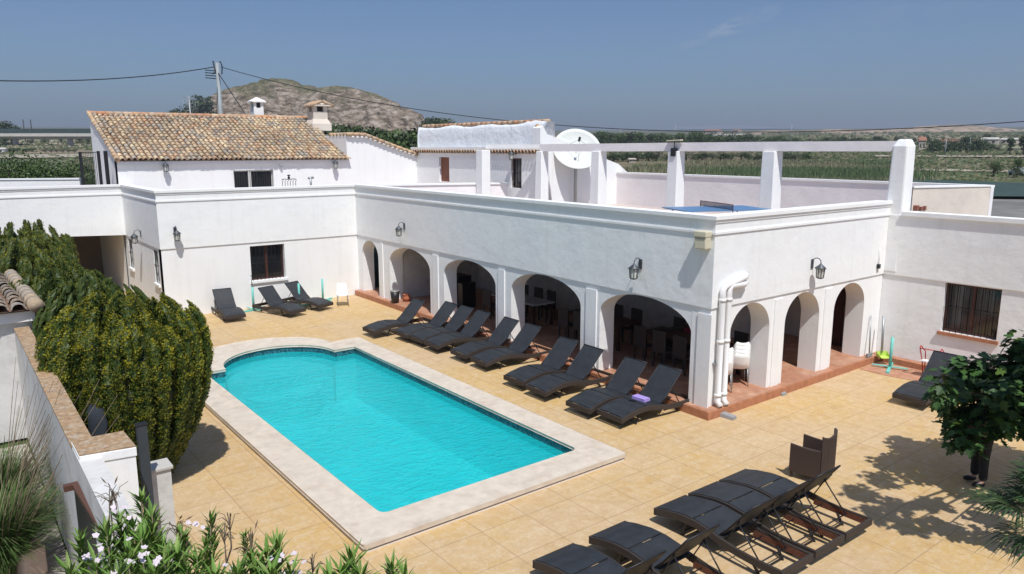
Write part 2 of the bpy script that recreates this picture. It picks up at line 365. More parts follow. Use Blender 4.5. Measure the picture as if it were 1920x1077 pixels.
def leafquad(mb,p,n,u,w,l,col):
    "a small pointed leaf: centre p, normal n, direction u"
    s=n.cross(u); 
    if s.length<1e-3: s=Vector((1,0,0))
    s.normalize(); 
    mb.add([p-u*l*.5,p+s*w*.5,p+u*l*.5,p-s*w*.5],[(0,1,2,3)],col)
# ================================================================== THE SETTING
# ---- terrain
mb=MB(); na=144; rings=[]
def rectpt(a):
    cx,cy,hx,hy=7.4,15.93,2.5,6.08; c,s_=math.cos(a),math.sin(a); t=min(hx/abs(c) if abs(c)>1e-6 else 1e9,hy/abs(s_) if abs(s_)>1e-6 else 1e9); return cx+c*t,cy+s_*t
Rs=[0,24,45,60,75,90,105,120,140,165,195,230,270,320,380,450,540,650,800,1000,1250,1600,2100,2800,3800,5200]
for i,Rr in enumerate(Rs):
    for k in range(na):
        a=2*PI*k/na
        if i==0: x,y=rectpt(a)
        else: x,y=7.55+Rr*math.cos(a),15.6+Rr*math.sin(a)
        n=0
        mb.v.append((x,y,terr(x,y)+n))
for i in range(len(Rs)-1):
    for k in range(na):
        mb.f.append((i*na+k,i*na+(k+1)%na,(i+1)*na+(k+1)%na,(i+1)*na+k)); mb.c.append((.5,)*3); mb.sm.append(True)
struct('ground',mb,M['terrain'])
def sheet(name,pts,m,up=.12,n=10,kind=True):
    "patch of ground laid on the terrain: 4 pixel corners"
    P=[T(*p) for p in pts]; mb=MB(); vs=[];fs=[]
    for i in range(n+1):
        for j in range(n+1):
            a=P[0].lerp(P[1],i/n); b=P[3].lerp(P[2],i/n); q=a.lerp(b,j/n); vs.append((q.x,q.y,terr(q.x,q.y)+up))
    for i in range(n):
        for j in range(n): k=i*(n+1)+j; fs.append((k,k+1,k+n+2,k+n+1))
    mb.add(vs,fs); return struct(name,mb,m)
sheet('gravel_plot',[(1800,376),(2060,380),(2100,440),(1800,425)],M['asphalt'],.2)
sheet('net_covered_plot',[(1640,340),(1990,352),(2060,378),(1640,375)],M['greennet'],.5)
sheet('field_track',[(1700,318),(2000,322),(2000,327),(1700,321)],M['path'],.2)
sheet('field_track',[(1640,293),(2000,294),(2000,297),(1640,295.5)],M['path'],.3)
sheet('field_track',[(1460,311),(1640,314),(1640,319),(1460,314)],M['path'],.2)
sheet('field_track',[(-60,292),(200,290),(200,296),(-60,299)],M['path'],.25)
sheet('field_track',[(-60,271),(200,268),(200,277),(-60,280)],M['path'],.3)
FM={k:mat('field_'+k,c,1,var=.25,vs=.12,col2=c2,c2s=.05,c2r=(.45,.62)) for k,c,c2 in (('plough',(.26,.20,.14),(.15,.14,.085)),('crop',(.085,.12,.05),(.13,.14,.07)),('stubble',(.30,.26,.17),(.16,.16,.09)),('dark',(.06,.08,.04),(.10,.11,.06)))}
for x0,x1,y0,y1,k in ((1430,2050,322,337,'crop'),(1640,2050,309,317,'plough'),(1500,2050,299,305,'crop'),(1560,2050,303,308.5,'stubble'),(1440,2050,288,292,'dark'),(1420,2050,282,287,'crop'),(1380,2050,272,277,'stubble'),(1450,2050,266,270,'plough'),(1300,2050,261,264,'stubble'),(1350,1800,257.5,260,'plough'),(1250,2050,254,256.5,'stubble'),(1400,2050,250,253.5,'plough'),(1400,2050,256.8,260.5,'plough'),(1400,2050,277.5,280,'dark'),(-60,330,300,312,'crop'),(-60,330,282,288,'plough'),(-60,330,314,330,'stubble'),(-60,360,262,267,'stubble')):
    sheet('field',[(x0,y0),(x1,y0+1),(x1,y1+1),(x0,y1)],FM[k],.06+.03*R())
# pool ------------------------------------------------------------
def shape(x0,x1,y0,y1,ex0,ex1,rb,r=.15):
    pts=[]
    def corner(cx,cy,a0): return [(cx+r*math.cos(a0+k*PI/12),cy+r*math.sin(a0+k*PI/12)) for k in range(7)]
    pts+=corner(x0+r,y0+r,PI); pts+=corner(x1-r,y0+r,1.5*PI); pts+=[(x1,y1)]
    c=(ex0+ex1)/2; ra=(ex1-ex0)/2
    pts+=[(c+ra*math.cos(PI*k/30),y1+rb*math.sin(PI*k/30)) for k in range(31)]
    return pts+[(x0,y1)]
Pin=shape(5.24,9.60,10.22,20.08,5.80,8.95,1.52); Pout=shape(4.57,10.20,9.48,21.0,5.10,9.25,1.72,.05)
def inner(o): t=o/.66; return [(p[0]+(q[0]-p[0])*t,p[1]+(q[1]-p[1])*t) for p,q in zip(Pin,Pout)]
from mathutils.geometry import tessellate_polygon
mb=MB(); hole=inner(.5); rect=[(4.,8.),(10.8,8.),(10.8,23.6),(4.,23.6)]
tri=tessellate_polygon([[Vector((x,y,0)) for x,y in rect],[Vector((x,y,0)) for x,y in hole[::-1]]])
allp=[(x,y,0) for x,y in rect+hole[::-1]]
mb.add(allp,[t_ if ((allp[t_[1]][0]-allp[t_[0]][0])*(allp[t_[2]][1]-allp[t_[0]][1])-(allp[t_[2]][0]-allp[t_[0]][0])*(allp[t_[1]][1]-allp[t_[0]][1]))>0 else t_[::-1] for t_ in tri])
for a in ((1.15,-14,4.,40.5),(4.,-14,10.8,8.),(4.,23.6,10.8,40.5),(10.8,-14,13.5,40.5),(13.5,-14,24,10.2)):
    mb.quad((a[0],a[1],0),(a[2],a[1],0),(a[2],a[3],0),(a[0],a[3],0))
struct('yard_paving',mb,M['yard'])
def ring(mb,A,B,z0,z1):
    n=len(A); 
    vs=[(*p,z0) for p in A]+[(*p,z0) for p in B]+[(*p,z1) for p in A]+[(*p,z1) for p in B]; fs=[]
    for i in range(n):
        j=(i+1)%n; fs+=[(2*n+i,2*n+j,3*n+j,3*n+i),(i,j,2*n+j,2*n+i)[::-1],(n+i,n+j,3*n+j,3*n+i),(i,j,n+j,n+i)[::-1]]
    mb.add(vs,fs)
pool=thing('swimming_pool','long turquoise swimming pool with a rounded far end and pale stone coping','pool',(7.55,15,0))
O=(7.55,15,0)
mb=MB(); ring(mb,Pin,Pout,.075,.135); mb.obj('coping',M['coping'],pool,off=O,bevel=.012)
mb=MB(); ring(mb,inner(.10),inner(.60),.03,.075); mb.obj('joint',M['groove'],pool,off=O)
mb=MB(); ring(mb,inner(.10),inner(.645),-.1,.03); mb.obj('lower_kerb',M['coping_lip'],pool,off=O)
# basin
mb=MB(); n=len(Pin); Pw=inner(.015)
vs=[(*p,-.24) for p in Pw]+[(*p,-1.5) for p in Pw]; mb.add(vs,[(i,(i+1)%n,n+(i+1)%n,n+i) for i in range(n)]+[tuple(range(n,2*n))]); mb.obj('basin',M['liner'],pool,off=O)
mb=MB(); vs=[(*p,.10) for p in Pw]+[(*p,-.24) for p in Pw]; mb.add(vs,[(i,(i+1)%n,n+(i+1)%n,n+i) for i in range(n)]); mb.obj('mosaic_band',M['mosaic'],pool,off=O)
for k,(rr,z) in enumerate(((.97,-.40),(.70,-.80))):
    mb=MB(); c=7.375; poly=[(c+1.56*rr*math.cos(PI*j/24),20.10+1.50*math.sin(PI*j/24)*(rr if k else 1.)) for j in range(25)] if k==0 else [(c+1.1*math.cos(2*PI*j/30),20.15+.9*math.sin(2*PI*j/30)) for j in range(30)]
    mb.prism(poly,-1.49,z); mb.obj('pool_step',M['liner'],pool,off=O)
mb=MB(); mb.add([(*p,-.085) for p in Pw],[tuple(range(n))]); tag(mb.obj('pool_water',M['water']),kind='structure')
# ================================================================== THE VILLA
A0=Vector((13.42,10.08)); A1=Vector((13.75,28.1)); dA=(A1-A0).normalized(); nA=Vector((dA.y,-dA.x)) # nA points +X (inwards)
def WA(u,w,z): q=A0+dA*u+nA*w; return Vector((q.x,q.y,z))
villa=thing('arcade_villa','white villa wing with arched porches, string course and flat parapet roof round the pool','building',(13.42,10.08,0)); VO=(13.42,10.08,0)
ZS=2.50; TOP=4.55
LEN=(A1-A0).length
# arches on the long wall (u measured from near corner; wall() travels so that inside is on its left) 
archA=[(.52,3.55,.19,1.80,2.53),(4.29,7.42,.19,1.80,2.47),(8.22,11.28,.19,1.77,2.41),(12.2,15.23,.19,1.72,2.38),(16.17,17.62,.19,1.70,2.36)]
mb=MB()
# travel from A1 to A0 keeps the inside (+X) on the left
ops=[(LEN-u1,LEN-u0,zb,zs,min(zt,2.46)) for u0,u1,zb,zs,zt in archA]
WT=.52
mb.wall((A1.x,A1.y),(A0.x,A0.y),WT,.19,ZS-.002,ops,24)
a=mb.obj('arcade_wall',M['plaster'],villa,off=VO); a['label']='long wall with five arches facing the pool'
archB=[(.72,2.30,.19,1.72,2.44),(2.95,4.53,.19,1.70,2.43),(5.24,6.84,.19,1.74,2.41)]
mb=MB(); mb.wall((A0.x+.003,A0.y),(21.2,10.08),WT,.19,ZS-.002,[(u0,u1,zb,zs,min(zt,2.46)) for u0,u1,zb,zs,zt in archB],24)
a=mb.obj('arcade_wall',M['plaster_smooth'],villa,off=VO); a['label']='short end wall with three arches'
# upper walls: proud of the lower ones, parapet included
UP=[(-6,33.8),(6.22,33.8),(6.22,28.1),(13.75,28.1),(13.42,10.08),(21.2,10.08)]
mb=MB(); mb.band(UP,-.30,.035,ZS,TOP-.15)
# (right of travel is the outside)
mb.v=[(p[0],p[1],(2.98 if (abs(p[2]-ZS)<1e-6 and p[0]<-3) else p[2])) for p in mb.v]
a=mb.obj('upper_wall',M['plaster'],villa,off=VO)
# raise the underside over the carport: separate lintel handled by clipping box below
mb=MB(); mb.band(UP,-.34,.085,TOP-.08,TOP); mb.band(UP,-.30,.055,TOP-.15,TOP-.08); mb.obj('parapet_coping',M['plaster_smooth'],villa,off=VO)
mb=MB(); mb.band(UP,.034,.062,4.15,4.20); mb.band(UP,.034,.048,4.20,4.225); mb.obj('moulding',M['plaster_smooth'],villa,off=VO)
# pilasters
for u in ((.38,-.03),):
    pass
for u0,u1 in ((3.66,4.06),(7.73,8.06),(11.62,11.97),(15.75,15.95),(-.05,.33)):
    mb=MB(); P=[WA(u,w,0) for u,w in ((u0,-.035),(u1,-.035),(u1,.0),(u0,.0))]
    mb.prism([(p.x,p.y) for p in P],.2,2.36); mb.obj('pilaster',M['plaster_smooth'],villa,off=VO)
for u0,u1 in ((2.45,2.77),(4.72,5.04)):
    mb=MB(); mb.box(A0.x+u0,10.045,.2,A0.x+u1,10.08,2.40); mb.obj('pilaster',M['plaster_smooth'],villa,off=VO)
# C wall lower, side wall lower with windows
mb=MB(); mb.wall((6.22,28.1),(13.75,28.1),.35,0,ZS-.002,[(3.10,4.43,1.03,2.36,2.36)]); mb.obj('end_wall',M['plaster_smooth'],villa,off=VO)
mb=MB(); mb.wall((6.22,40),(6.22,28.104),.35,0,ZS-.002,[(11.9-1.2,11.9-.55,1.16,2.38,2.38),(11.9-5.46,11.9-4.77,1.2,2.38,2.38)]); mb.obj('side_wall',M['plaster_smooth'],villa,off=VO)
mb=MB(); mb.box(6.25,34,ZS,6.57,40,3.4); mb.box(-6,39.9,0,6.2,40.3,3.2); mb.box(-6.3,33.9,0,-6,40,3.2); mb.obj('carport_wall',mat('carport_shade_render',(.26,.21,.17),.9,var=.08,vs=1),villa,off=VO)  # shade of the carport interior is put into this dark wall colour
# step plinth and porch floor, roof slab, inner rooms
mb=MB(); P=[(13.22,9.86),(21.2,9.86),(21.2,10.6),(21.2,28.1),(13.6,28.1),(13.44,28.0)]
mb.prism([(13.20,9.84),(21.19,9.84),(21.19,28.05),(13.52,28.05)],-.02,.196); mb.obj('porch_step',M['cotto_edge'],villa,off=VO,bevel=.015)
mb=MB(); mb.quad((13.24,9.88,.2),(21.18,9.88,.2),(21.18,28.04,.2),(13.56,28.04,.2)); mb.obj('porch_floor',M['terracotta'],villa,off=VO)
mb=MB(); mb.prism([(13.75,10.3),(27.5,10.3),(27.5,33),(13.9,28.35)],3.1,3.5); mb.prism([(6.4,28.35),(24,28.35),(24,39.5),(6.4,39.5)],3.1,3.49); mb.prism([(-5.9,34.0),(6.3,34.0),(6.3,39.8),(-5.9,39.8)],2.985,3.48)
mb.obj('roof_terrace',mat('pale_terrace_paving',(.50,.42,.38),.8,var=.1,vs=3),villa,off=VO)
mb=MB(); mb.box(13.99,10.62,2.72,17.75,25.25,3.08); mb.obj('porch_ceiling',mat('porch_shade_plaster',(.16,.13,.11),.9,var=.1,vs=2),villa,off=VO);  # ceiling colour is darkened to carry the shade inside the porch
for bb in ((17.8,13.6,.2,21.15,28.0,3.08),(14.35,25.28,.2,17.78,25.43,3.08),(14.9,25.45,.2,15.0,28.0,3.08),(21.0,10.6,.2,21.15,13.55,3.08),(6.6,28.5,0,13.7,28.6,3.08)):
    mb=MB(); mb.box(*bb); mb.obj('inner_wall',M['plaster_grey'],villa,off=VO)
# doors inside
mb=MB(); mb.box(20.86,11.0,.2,20.98,12.1,2.3); mb.obj('porch_door',M['wood_dark'],villa,off=VO); mb=MB(); mb.box(20.2,13.5,.2,20.98,13.58,2.3); mb.obj('porch_door',M['wood_dark'],villa,off=VO)
def window(parent,off,p0,d,zb,zt,w,inset,mats,bars=7,split=2,sill=True,crossbars=(.55,),barout=.02,mullion='wood_dark',sillm='plaster_smooth'):
    """grille window. p0 outer left point (plan), d unit direction along wall, inset normal = left of d"""
    d=Vector(d); nn=Vector((-d.y,d.x)); p0=Vector(p0)
    def W(u,v,z): q=p0+d*u+nn*v; return Vector((q.x,q.y,z))
    def bx(mb,u0,u1,v0,v1,z0,z1):
        P=[W(u0,v0,0),W(u1,v0,0),W(u1,v1,0),W(u0,v1,0)]; mb.prism([(p.x,p.y) for p in P],z0,z1)
    mb=MB(); fwid=.06
    bx(mb,0,fwid,inset,inset+.05,zb,zt); bx(mb,w-fwid,w,inset,inset+.05,zb,zt); bx(mb,fwid,w-fwid,inset,inset+.05,zb,zb+fwid); bx(mb,fwid,w-fwid,inset,inset+.05,zt-fwid,zt)
    for k in range(1,split): bx(mb,w*k/split-.045,w*k/split+.045,inset-.004,inset+.046,zb+fwid,zt-fwid)
    f=mb.obj('window',M[mullion],parent,off=off)
    mb=MB(); bx(mb,fwid,w-fwid,inset+.03,inset+.04,zb+fwid,zt-fwid); mb.obj('pane',M['glass_dark'],f,off=(0,0,0) if off is None else off)
    mb=MB()
    for k in range(bars):
        u=w*(k+.5)/bars; a=W(u,barout,zb+.0);b=W(u,barout,zt); mb.bar(a,b,.014,.014)
    for q in crossbars: mb.bar(W(0.01,barout-.012,zb+(zt-zb)*q),W(w-.01,barout-.012,zb+(zt-zb)*q),.02,.01)
    mb.obj('grille',M['black_metal'],parent,off=off)
    if sill:
        mb=MB(); bx(mb,-.06,w+.06,-.07,inset,zb-.09,zb-.003); mb.obj('window_sill',M[sillm],parent,off=off)
window(villa,VO,(9.32,28.1),(1,0),1.03,2.36,1.33,.2,None,bars=9,crossbars=(.5,))
window(villa,VO,(6.22,29.3),(0,-1),1.16,2.38,.65,.15,None,bars=4,split=1,mullion='black_metal')
window(villa,VO,(6.22,33.56),(0,-1),1.2,2.38,.69,.15,None,bars=4,split=1,mullion='black_metal')
# right-hand wing (wall D)
wing=thing('side_wing','white side wing with a barred window on the right of the arches','building',(21.2,10,0)); WO=(21.2,10,0)
mb=MB(); mb.wall((21.2,10.075),(21.2,-6),.35,0,ZS,[(1.67,3.02,1.14,ZS-.03,ZS-.03)]); mb.obj('wall',M['plaster'],wing,off=WO)
mb=MB(); mb.box(21.165,-6,ZS,21.5,10.04,4.17); mb.obj('upper_wall',M['plaster'],wing,off=WO)
mb=MB(); mb.prism([(21.10,-6),(21.10,9.68),(21.55,9.68),(21.55,-6)],4.17,4.28); mb.obj('coping',M['plaster_smooth'],wing,off=WO); mb=MB(); mb.box(21.5,-6,3.2,30,9.0,3.4); mb.obj('flat_roof',M['concrete_light'],wing,off=WO)
mb=MB(); mb.box(20.95,-6,0,21.19,9.8,.17); mb.obj('plinth',M['cotto_edge'],wing,off=WO)
window(wing,WO,(21.2,8.405),(0,-1),1.14,ZS-.03,1.35,.12,None,bars=9,crossbars=(.5,),sillm='cotto_edge')
mb=MB(); mb.prism([(19.75,9.8),(20.94,9.8),(20.94,6.2),(20.3,6.0),(19.7,9.2)],.002,.012); struct('clay_paving_patch',mb,M['terracotta'])
# ================================================================== FARMHOUSE with tiled roof
def tiled(parent,off,e0,e1,r0,r1,pitch=.215,exp=.34,name='roof',cols=None,rad=.088):
    """clay barrel roof between eave e0-e1 and ridge r0-r1"""
    e0,e1,r0,r1=map(Vector,(e0,e1,r0,r1)); L=(e1-e0).length; n=int(L/pitch); mb=MB(); S2=(r0-e0).length; m=int(S2/exp)+1
    nr=(e1-e0).cross(r0-e0).normalized()
    if nr.z<0: nr=-nr
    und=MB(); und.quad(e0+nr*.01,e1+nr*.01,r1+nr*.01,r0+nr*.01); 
    cc=cols or [(.50,.34,.20),(.58,.43,.26),(.46,.29,.17),(.62,.49,.31),(.42,.34,.25),(.34,.29,.23),(.50,.31,.18),(.60,.45,.29),(.38,.34,.29),(.55,.43,.27),(.50,.38,.25)]
    for i in range(n+1):
        t=i/n; a=e0.lerp(e1,t); b=r0.lerp(r1,t); d=(b-a); sl=d.length; d.normalize(); x=(e1-e0).normalized()
        for j in range(m):
            s0=j*exp-.03+U(-.012,.012); s1=min(s0+exp+.07,sl)
            if s0>sl: continue
            c=random.choice(cc); f=U(.75,1.15); c=(c[0]*f,c[1]*f,c[2]*f); w=U(-.020,.020); lf=U(-.004,.014)+.018*math.sin(i*.37+j*.21); c=tuple(v*(1+.16*math.sin(i*.19+1)*math.cos(j*.4)) for v in c)
            vs=[];K=6
            for (sp,rr,lift) in ((s0,rad,.032),(s1,rad*.8,.0)):
                for k in range(K+1):
                    th=PI*k/K; vs.append(a+d*sp+x*(math.cos(th)*rr+w)+nr*(math.sin(th)*rr*.95+lift+.012+lf))
            # thickness lip at front
            for k in range(K+1):
                th=PI*k/K; vs.append(a+d*s0+x*(math.cos(th)*(rad-.018)+w)+nr*(math.sin(th)*(rad-.018)*.95+.034+lf))
            fs=[(k,k+1,K+2+k,K+1+k)[::-1] for k in range(K)]+[(2*K+2+k,2*K+3+k,k+1,k)[::-1] for k in range(K)]
            mb.add(vs,fs,c,False)
    rf=mb.obj(name,M['roof_tile'],parent,off=off)
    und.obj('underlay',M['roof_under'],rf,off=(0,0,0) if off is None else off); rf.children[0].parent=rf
    return rf
bx0_=16.3; HF=34.0; hx0,hx1=6.15,16.25; RY,RZ=39.2,7.50
farm=thing('farmhouse','old white farmhouse with a long clay tiled roof behind the roof terrace','building',(6.15,34,3.5)); FO=(6.15,34,3.5)
mb=MB(); mb.wall((hx0,HF),(hx1,HF),.4,3.4,5.50,[(4.62,6.42,3.9,5.02,5.02)]); mb.obj('front_wall',M['plaster_smooth'],farm,off=FO)
mb=MB(); yb=RY*2-HF
vs=[(hx0,HF,0),(hx0,RY,0),(hx0,RY,RZ-.03),(hx0,HF,5.5)]; vs2=[(x+.35,y,z) for x,y,z in vs]
mb.add(vs+vs2,[(0,1,2,3)[::-1],(4,5,6,7),(2,1,5,6),(3,2,6,7)]); mb.obj('gable_wall',M['plaster_smooth'],farm,off=FO)
mb=MB(); mb.box(hx0+.36,RY-.3,0,bx0_,RY,RZ-.06); mb.obj('rear_wall',M['plaster_smooth'],farm,off=FO)
tiled(farm,FO,(hx0-.02,HF-.22,5.50),(hx1,HF-.22,5.46),(hx0-.02,RY,RZ),(hx1+.1,RY,RZ+.03))
mb=MB()
x=hx0-.02
while x<hx1:
    c=random.choice([(.55,.30,.16),(.5,.24,.12),(.6,.42,.28),(.52,.36,.24)]); z=RZ+.05+.03*(x-hx0)/10
    mb.tube([(x,RY,z),(x+.40,RY,z+.01)],[.115,.10],8,True,c); x+=.36
mb.obj('ridge_tiles',M['roof_tile'],farm,off=FO)
# rounded verge row at left gable
mb=MB(); e=Vector((hx0+.0,HF-.24,5.53)); r=Vector((hx0+.0,RY,RZ+.05)); d=(r-e).normalized(); s_=0
while s_<(r-e).length: mb.tube([e+d*s_,e+d*(s_+.40)],[.10,.085],8,True,random.choice([(.5,.33,.2),(.45,.36,.27),(.55,.4,.25)])); s_+=.35
mb.obj('verge_tiles',M['roof_tile'],farm,off=FO)
mb=MB(); mb.box(hx0+.0,HF-.10,5.30,hx1,HF-.004,5.46); mb.obj('eave_course',M['plaster_smooth'],farm,off=FO)
window(farm,FO,(hx0+4.62,HF),(1,0),3.9,5.02,1.80,.12,None,bars=16,split=1,crossbars=(),mullion='plaster_grey')
mb=MB(); mb.box(hx0+5.28,HF+.03,3.9,hx0+5.40,HF+.14,5.02); mb.obj('mullion',M['plaster_grey'],farm,off=FO)
# raised side block with falling verge
bx0,bx1=16.25,20.15
mb=MB(); zt0,zt1=6.62,5.62
prof=[(0,zt0),(.25,zt0-.02),(.5,zt0-.36),(.75,zt0-.68),(.9,zt0-.86),(1,zt1)]
N_=len(prof); vs=[]
for yy in (HF-.002,HF+3.6):
    vs+=[(bx0,yy,3.3)]+[(bx0+(bx1-bx0)*t,yy,z) for t,z in prof]+[(bx1,yy,3.3)]
m_=N_+2; mb.add(vs,[tuple(range(m_))[::-1],tuple(range(m_,2*m_))]+[(i,(i+1)%m_,m_+(i+1)%m_,m_+i) for i in range(m_)])
mb.obj('side_block',M['plaster_smooth'],farm,off=FO)
mb=MB()
for row,(yy,) in enumerate(((HF-.10,),(HF+.25,),(HF+.6,),(HF+1,),(HF+1.4,),(HF+1.8,))):
    t=0.
    while t<1:
        def pz(t):
            for (a,za),(b,zb) in zip(prof,prof[1:]):
                if a<=t<=b: return za+(zb-za)*(t-a)/(b-a)
            return zt1
        t2=min(1,t+.085); c=random.choice([(.5,.32,.19),(.45,.34,.23),(.55,.38,.22),(.42,.28,.18)])
        mb.tube([(bx0+(bx1-bx0)*t2,yy,pz(t2)+.05),(bx0+(bx1-bx0)*(t)-.03,yy,pz(t)+.04)],[.10,.085],8,True,c); t=t2
mb.obj('verge_tiles',M['roof_tile'],farm,off=FO)
mb=MB()
for k in range(15):
    t=.06+k/15*.92; mb=MB(); mb.box(bx0+(bx1-bx0)*t,HF-.16,pz(t)-.1,bx0+(bx1-bx0)*t+.11,HF-.006,pz(t)-.01)
    mb.obj('eave_bracket',M['plaster_smooth'],farm,off=FO)
# chimneys
def chimney(cx,cy,z0,w,h,m,taper=1.,label=None):
    mb=MB(); w2=w/2
    b=[(-w2*taper,-w2*taper),(w2*taper,-w2*taper),(w2*taper,w2*taper),(-w2*taper,w2*taper)]
    vs=[(cx+x,cy+y,z0) for x,y in b]+[(cx+x,cy+y,z0+.35) for x,y in b]
    b2=[(-w2,-w2),(w2,-w2),(w2,w2),(-w2,w2)]
    vs+=[(cx+x,cy+y,z0+.6) for x,y in b2]+[(cx+x,cy+y,z0+h-.28) for x,y in b2]
    fs=[]
    for r_ in range(3):
        for i in range(4): fs.append((r_*4+i,r_*4+(i+1)%4,r_*4+4+(i+1)%4,r_*4+4+i))
    fs.append((12,13,14,15)); mb.add(vs,fs)
    zt=z0+h
    for sx in (-1,1):
        for sy in (-1,1): mb.box(cx+sx*w2*.72-w*.13,cy+sy*w2*.72-w*.13,zt-.28,cx+sx*w2*.72+w*.13,cy+sy*w2*.72+w*.13,zt)
    o=mb.obj('chimney',m,farm,off=FO)
    mb=MB(); mb.box(cx-w2*.55,cy-w2*.55,zt-.279,cx+w2*.55,cy+w2*.55,zt-.02); mb.obj('flue',M['black_plastic'],o,off=FO)
    mb=MB(); q=w*.72
    mb.add([(cx-q,cy-q,zt),(cx+q,cy-q,zt),(cx+q,cy+q,zt),(cx-q,cy+q,zt),(cx-q,cy-q,zt+.06),(cx+q,cy-q,zt+.06),(cx+q,cy+q,zt+.06),(cx-q,cy+q,zt+.06),(cx-.05,cy,zt+.26),(cx+.05,cy,zt+.26)],
      [(3,2,1,0),(0,1,5,4),(1,2,6,5),(2,3,7,6),(3,0,4,7),(4,5,9,8),(5,6,9),(6,7,8,9),(7,4,8)]); c=mb.obj('chimney_cap',m,o,off=FO)
    return o
p=on_y(38.2,597,255); chimney(p.x,38.2,6.9,.78,1.25,M['plaster_old'],1.35)
p=on_y(39.7,483,220); chimney(p.x,39.7,7.0,.50,1.33,M['plaster_smooth'],1.)
p=on_y(38.2,597,205); 
mb=MB()
for sx in (-1,1):
    for k in range(4):
        y=38.2-.5+k*.3; mb.tube([(p.x+sx*.62,y,8.16),(p.x+sx*.05,y,8.40)],[.09,.08],6,True,(.5,.33,.2))
mb.obj('chimney_tiles',M['roof_tile'],farm,off=FO)
# ================================================================== ANNEX (face looks to -X) 
ax=20.15; ay0,ay1=24.0,34.4
ann=thing('roof_annex','whitewashed annex with a row of tile ends under its rough upper wall','building',(ax,24,3.5)); AO=(ax,24,3.5)
w1a=on_x(ax,823,295).y; w1b=on_x(ax,842,295).y; w2a=on_x(ax,958,297).y; w2b=on_x(ax,978,297).y
zb1=on_x(ax,832,341).z; zt1_=on_x(ax,832,295).z; zb2=on_x(ax,968,353).z; zt2_=on_x(ax,968,297).z
mb=MB(); mb.wall((ax,ay1),(ax,ay0),.35,3.3,5.80,[(ay1-w1a,ay1-w1b,zb1,zt1_,zt1_),(ay1-w2a,ay1-w2b,zb2,zt2_,zt2_)]); mb.obj('wall',M['plaster'],ann,off=AO)
mb=MB(); mb.box(ax+.12,w1b+.01,zb1,ax+.17,w1a-.01,zt1_); mb.box(ax+.11,w1b+.02,zt1_-.2,ax+.12,w1a-.1,zt1_-.16); mb.box(ax+.11,w1b+.02,zb1+.14,ax+.12,w1a-.1,zb1+.18); mb.obj('shutter',M['wood_brown'],ann,off=AO)
window(ann,AO,(ax,w2a),(0,-1),zb2,zt2_,w2a-w2b,.12,None,bars=4,split=1,sill=False,crossbars=(.5,))
# tile eave
mb=MB(); y=ay0+.1; k=0
while y<ay1-.1:
    c=random.choice([(.5,.32,.19),(.56,.40,.26),(.45,.28,.17)])
    mb.tube([(ax-.17,y,5.84),(ax+.2,y,5.90)],[.085,.075],8,False,c); mb.add([(ax-.165,y+.07*math.cos(q*PI/4),5.84+.07*math.sin(q*PI/4)) for q in range(8)],[tuple(range(8))],(.10,.06,.04)); y+=.225
mb.obj('tile_eave',M['roof_tile'],ann,off=AO)
mb=MB(); mb.prism([(ax-.10,ay0),(ax+.3,ay0),(ax+.3,ay1),(ax-.10,ay1)],5.93,6.05); mb.obj('ledge',M['plaster_smooth'],ann,off=AO)
# rough upper wall, uneven top
mb=MB(); ny=40; vs=[]
for i in range(ny+1):
    y=ay0+.02+(ay1-.1-ay0)*i/ny; z=6.05+.98+.04*math.sin(i*.5)+U(-.025,.025)+( .06 if i<6 else 0)
    for zz,xx in ((5.9,ax+.30),(6.25,ax+.27+U(-.02,.02)),(6.6,ax+.28+U(-.03,.03)),(6.9,ax+.30+U(-.02,.02)),(z,ax+.36),(z-.02,ax+.75),(5.9,ax+.8)): vs.append((xx,y,zz))
fs=[]
for i in range(ny):
    for k in range(6): fs.append((i*7+k,i*7+7+k,i*7+8+k,i*7+1+k)[::-1])
fs+=[tuple(range(7)),tuple(ny*7+k for k in range(7))[::-1]]
mb.add(vs,fs,None,True); mb.obj('upper_wall',M['plaster_rough'],ann,off=AO)
mb=MB(); y=ay0+.1
while y<ay1-.6:
    mb.tube([(ax+.5,y,7.10),(ax+.5,y+.42,7.11)],[.10,.09],6,True,random.choice([(.5,.25,.13),(.55,.36,.22)])); y+=.4
mb.obj('ridge_tiles',M['roof_tile'],ann,off=AO)
# end wall of the annex (faces -Y), stepped slope falling to the right, with the dish's shadow
ew=[on_y(ay0,px,py) for px,py in ((1013,240),(1018,236),(1026,252),(1040,258),(1052,262),(1075,270),(1140,300),(1160,308),(1176,323))]
poly=[(p.x,p.z) for p in ew]
vs=[(ax,ay0-.002,3.3)]+[(x,ay0-.002,z) for x,z in poly]+[(poly[-1][0],ay0-.002,3.3)]
n_=len(vs); vs2=[(x,y+.5,z) for x,y,z in vs]
mb=MB(); mb.add(vs+vs2,[tuple(range(n_)),tuple(range(n_,2*n_))[::-1]]+[(i,(i+1)%n_,n_+(i+1)%n_,n_+i)[::-1] for i in range(n_)]); mb.obj('end_wall',M['plaster_smooth'],ann,off=AO)
mb=MB(); 
for (xa,za),(xb,zb_) in zip(poly[1:6],poly[2:6]): mb.tube([(xa,ay0+.4,za+.04),(xb,ay0+.4,zb_+.06)],[.09,.09],6,True,(.5,.3,.18))
mb.obj('verge_tiles',M['roof_tile'],ann,off=AO)
mb=MB(); mb.tube([on_y(23.9,1021,272),on_y(23.9,1034,388)],.05,8); mb.obj('downpipe',M['pvc'],ann,off=AO)
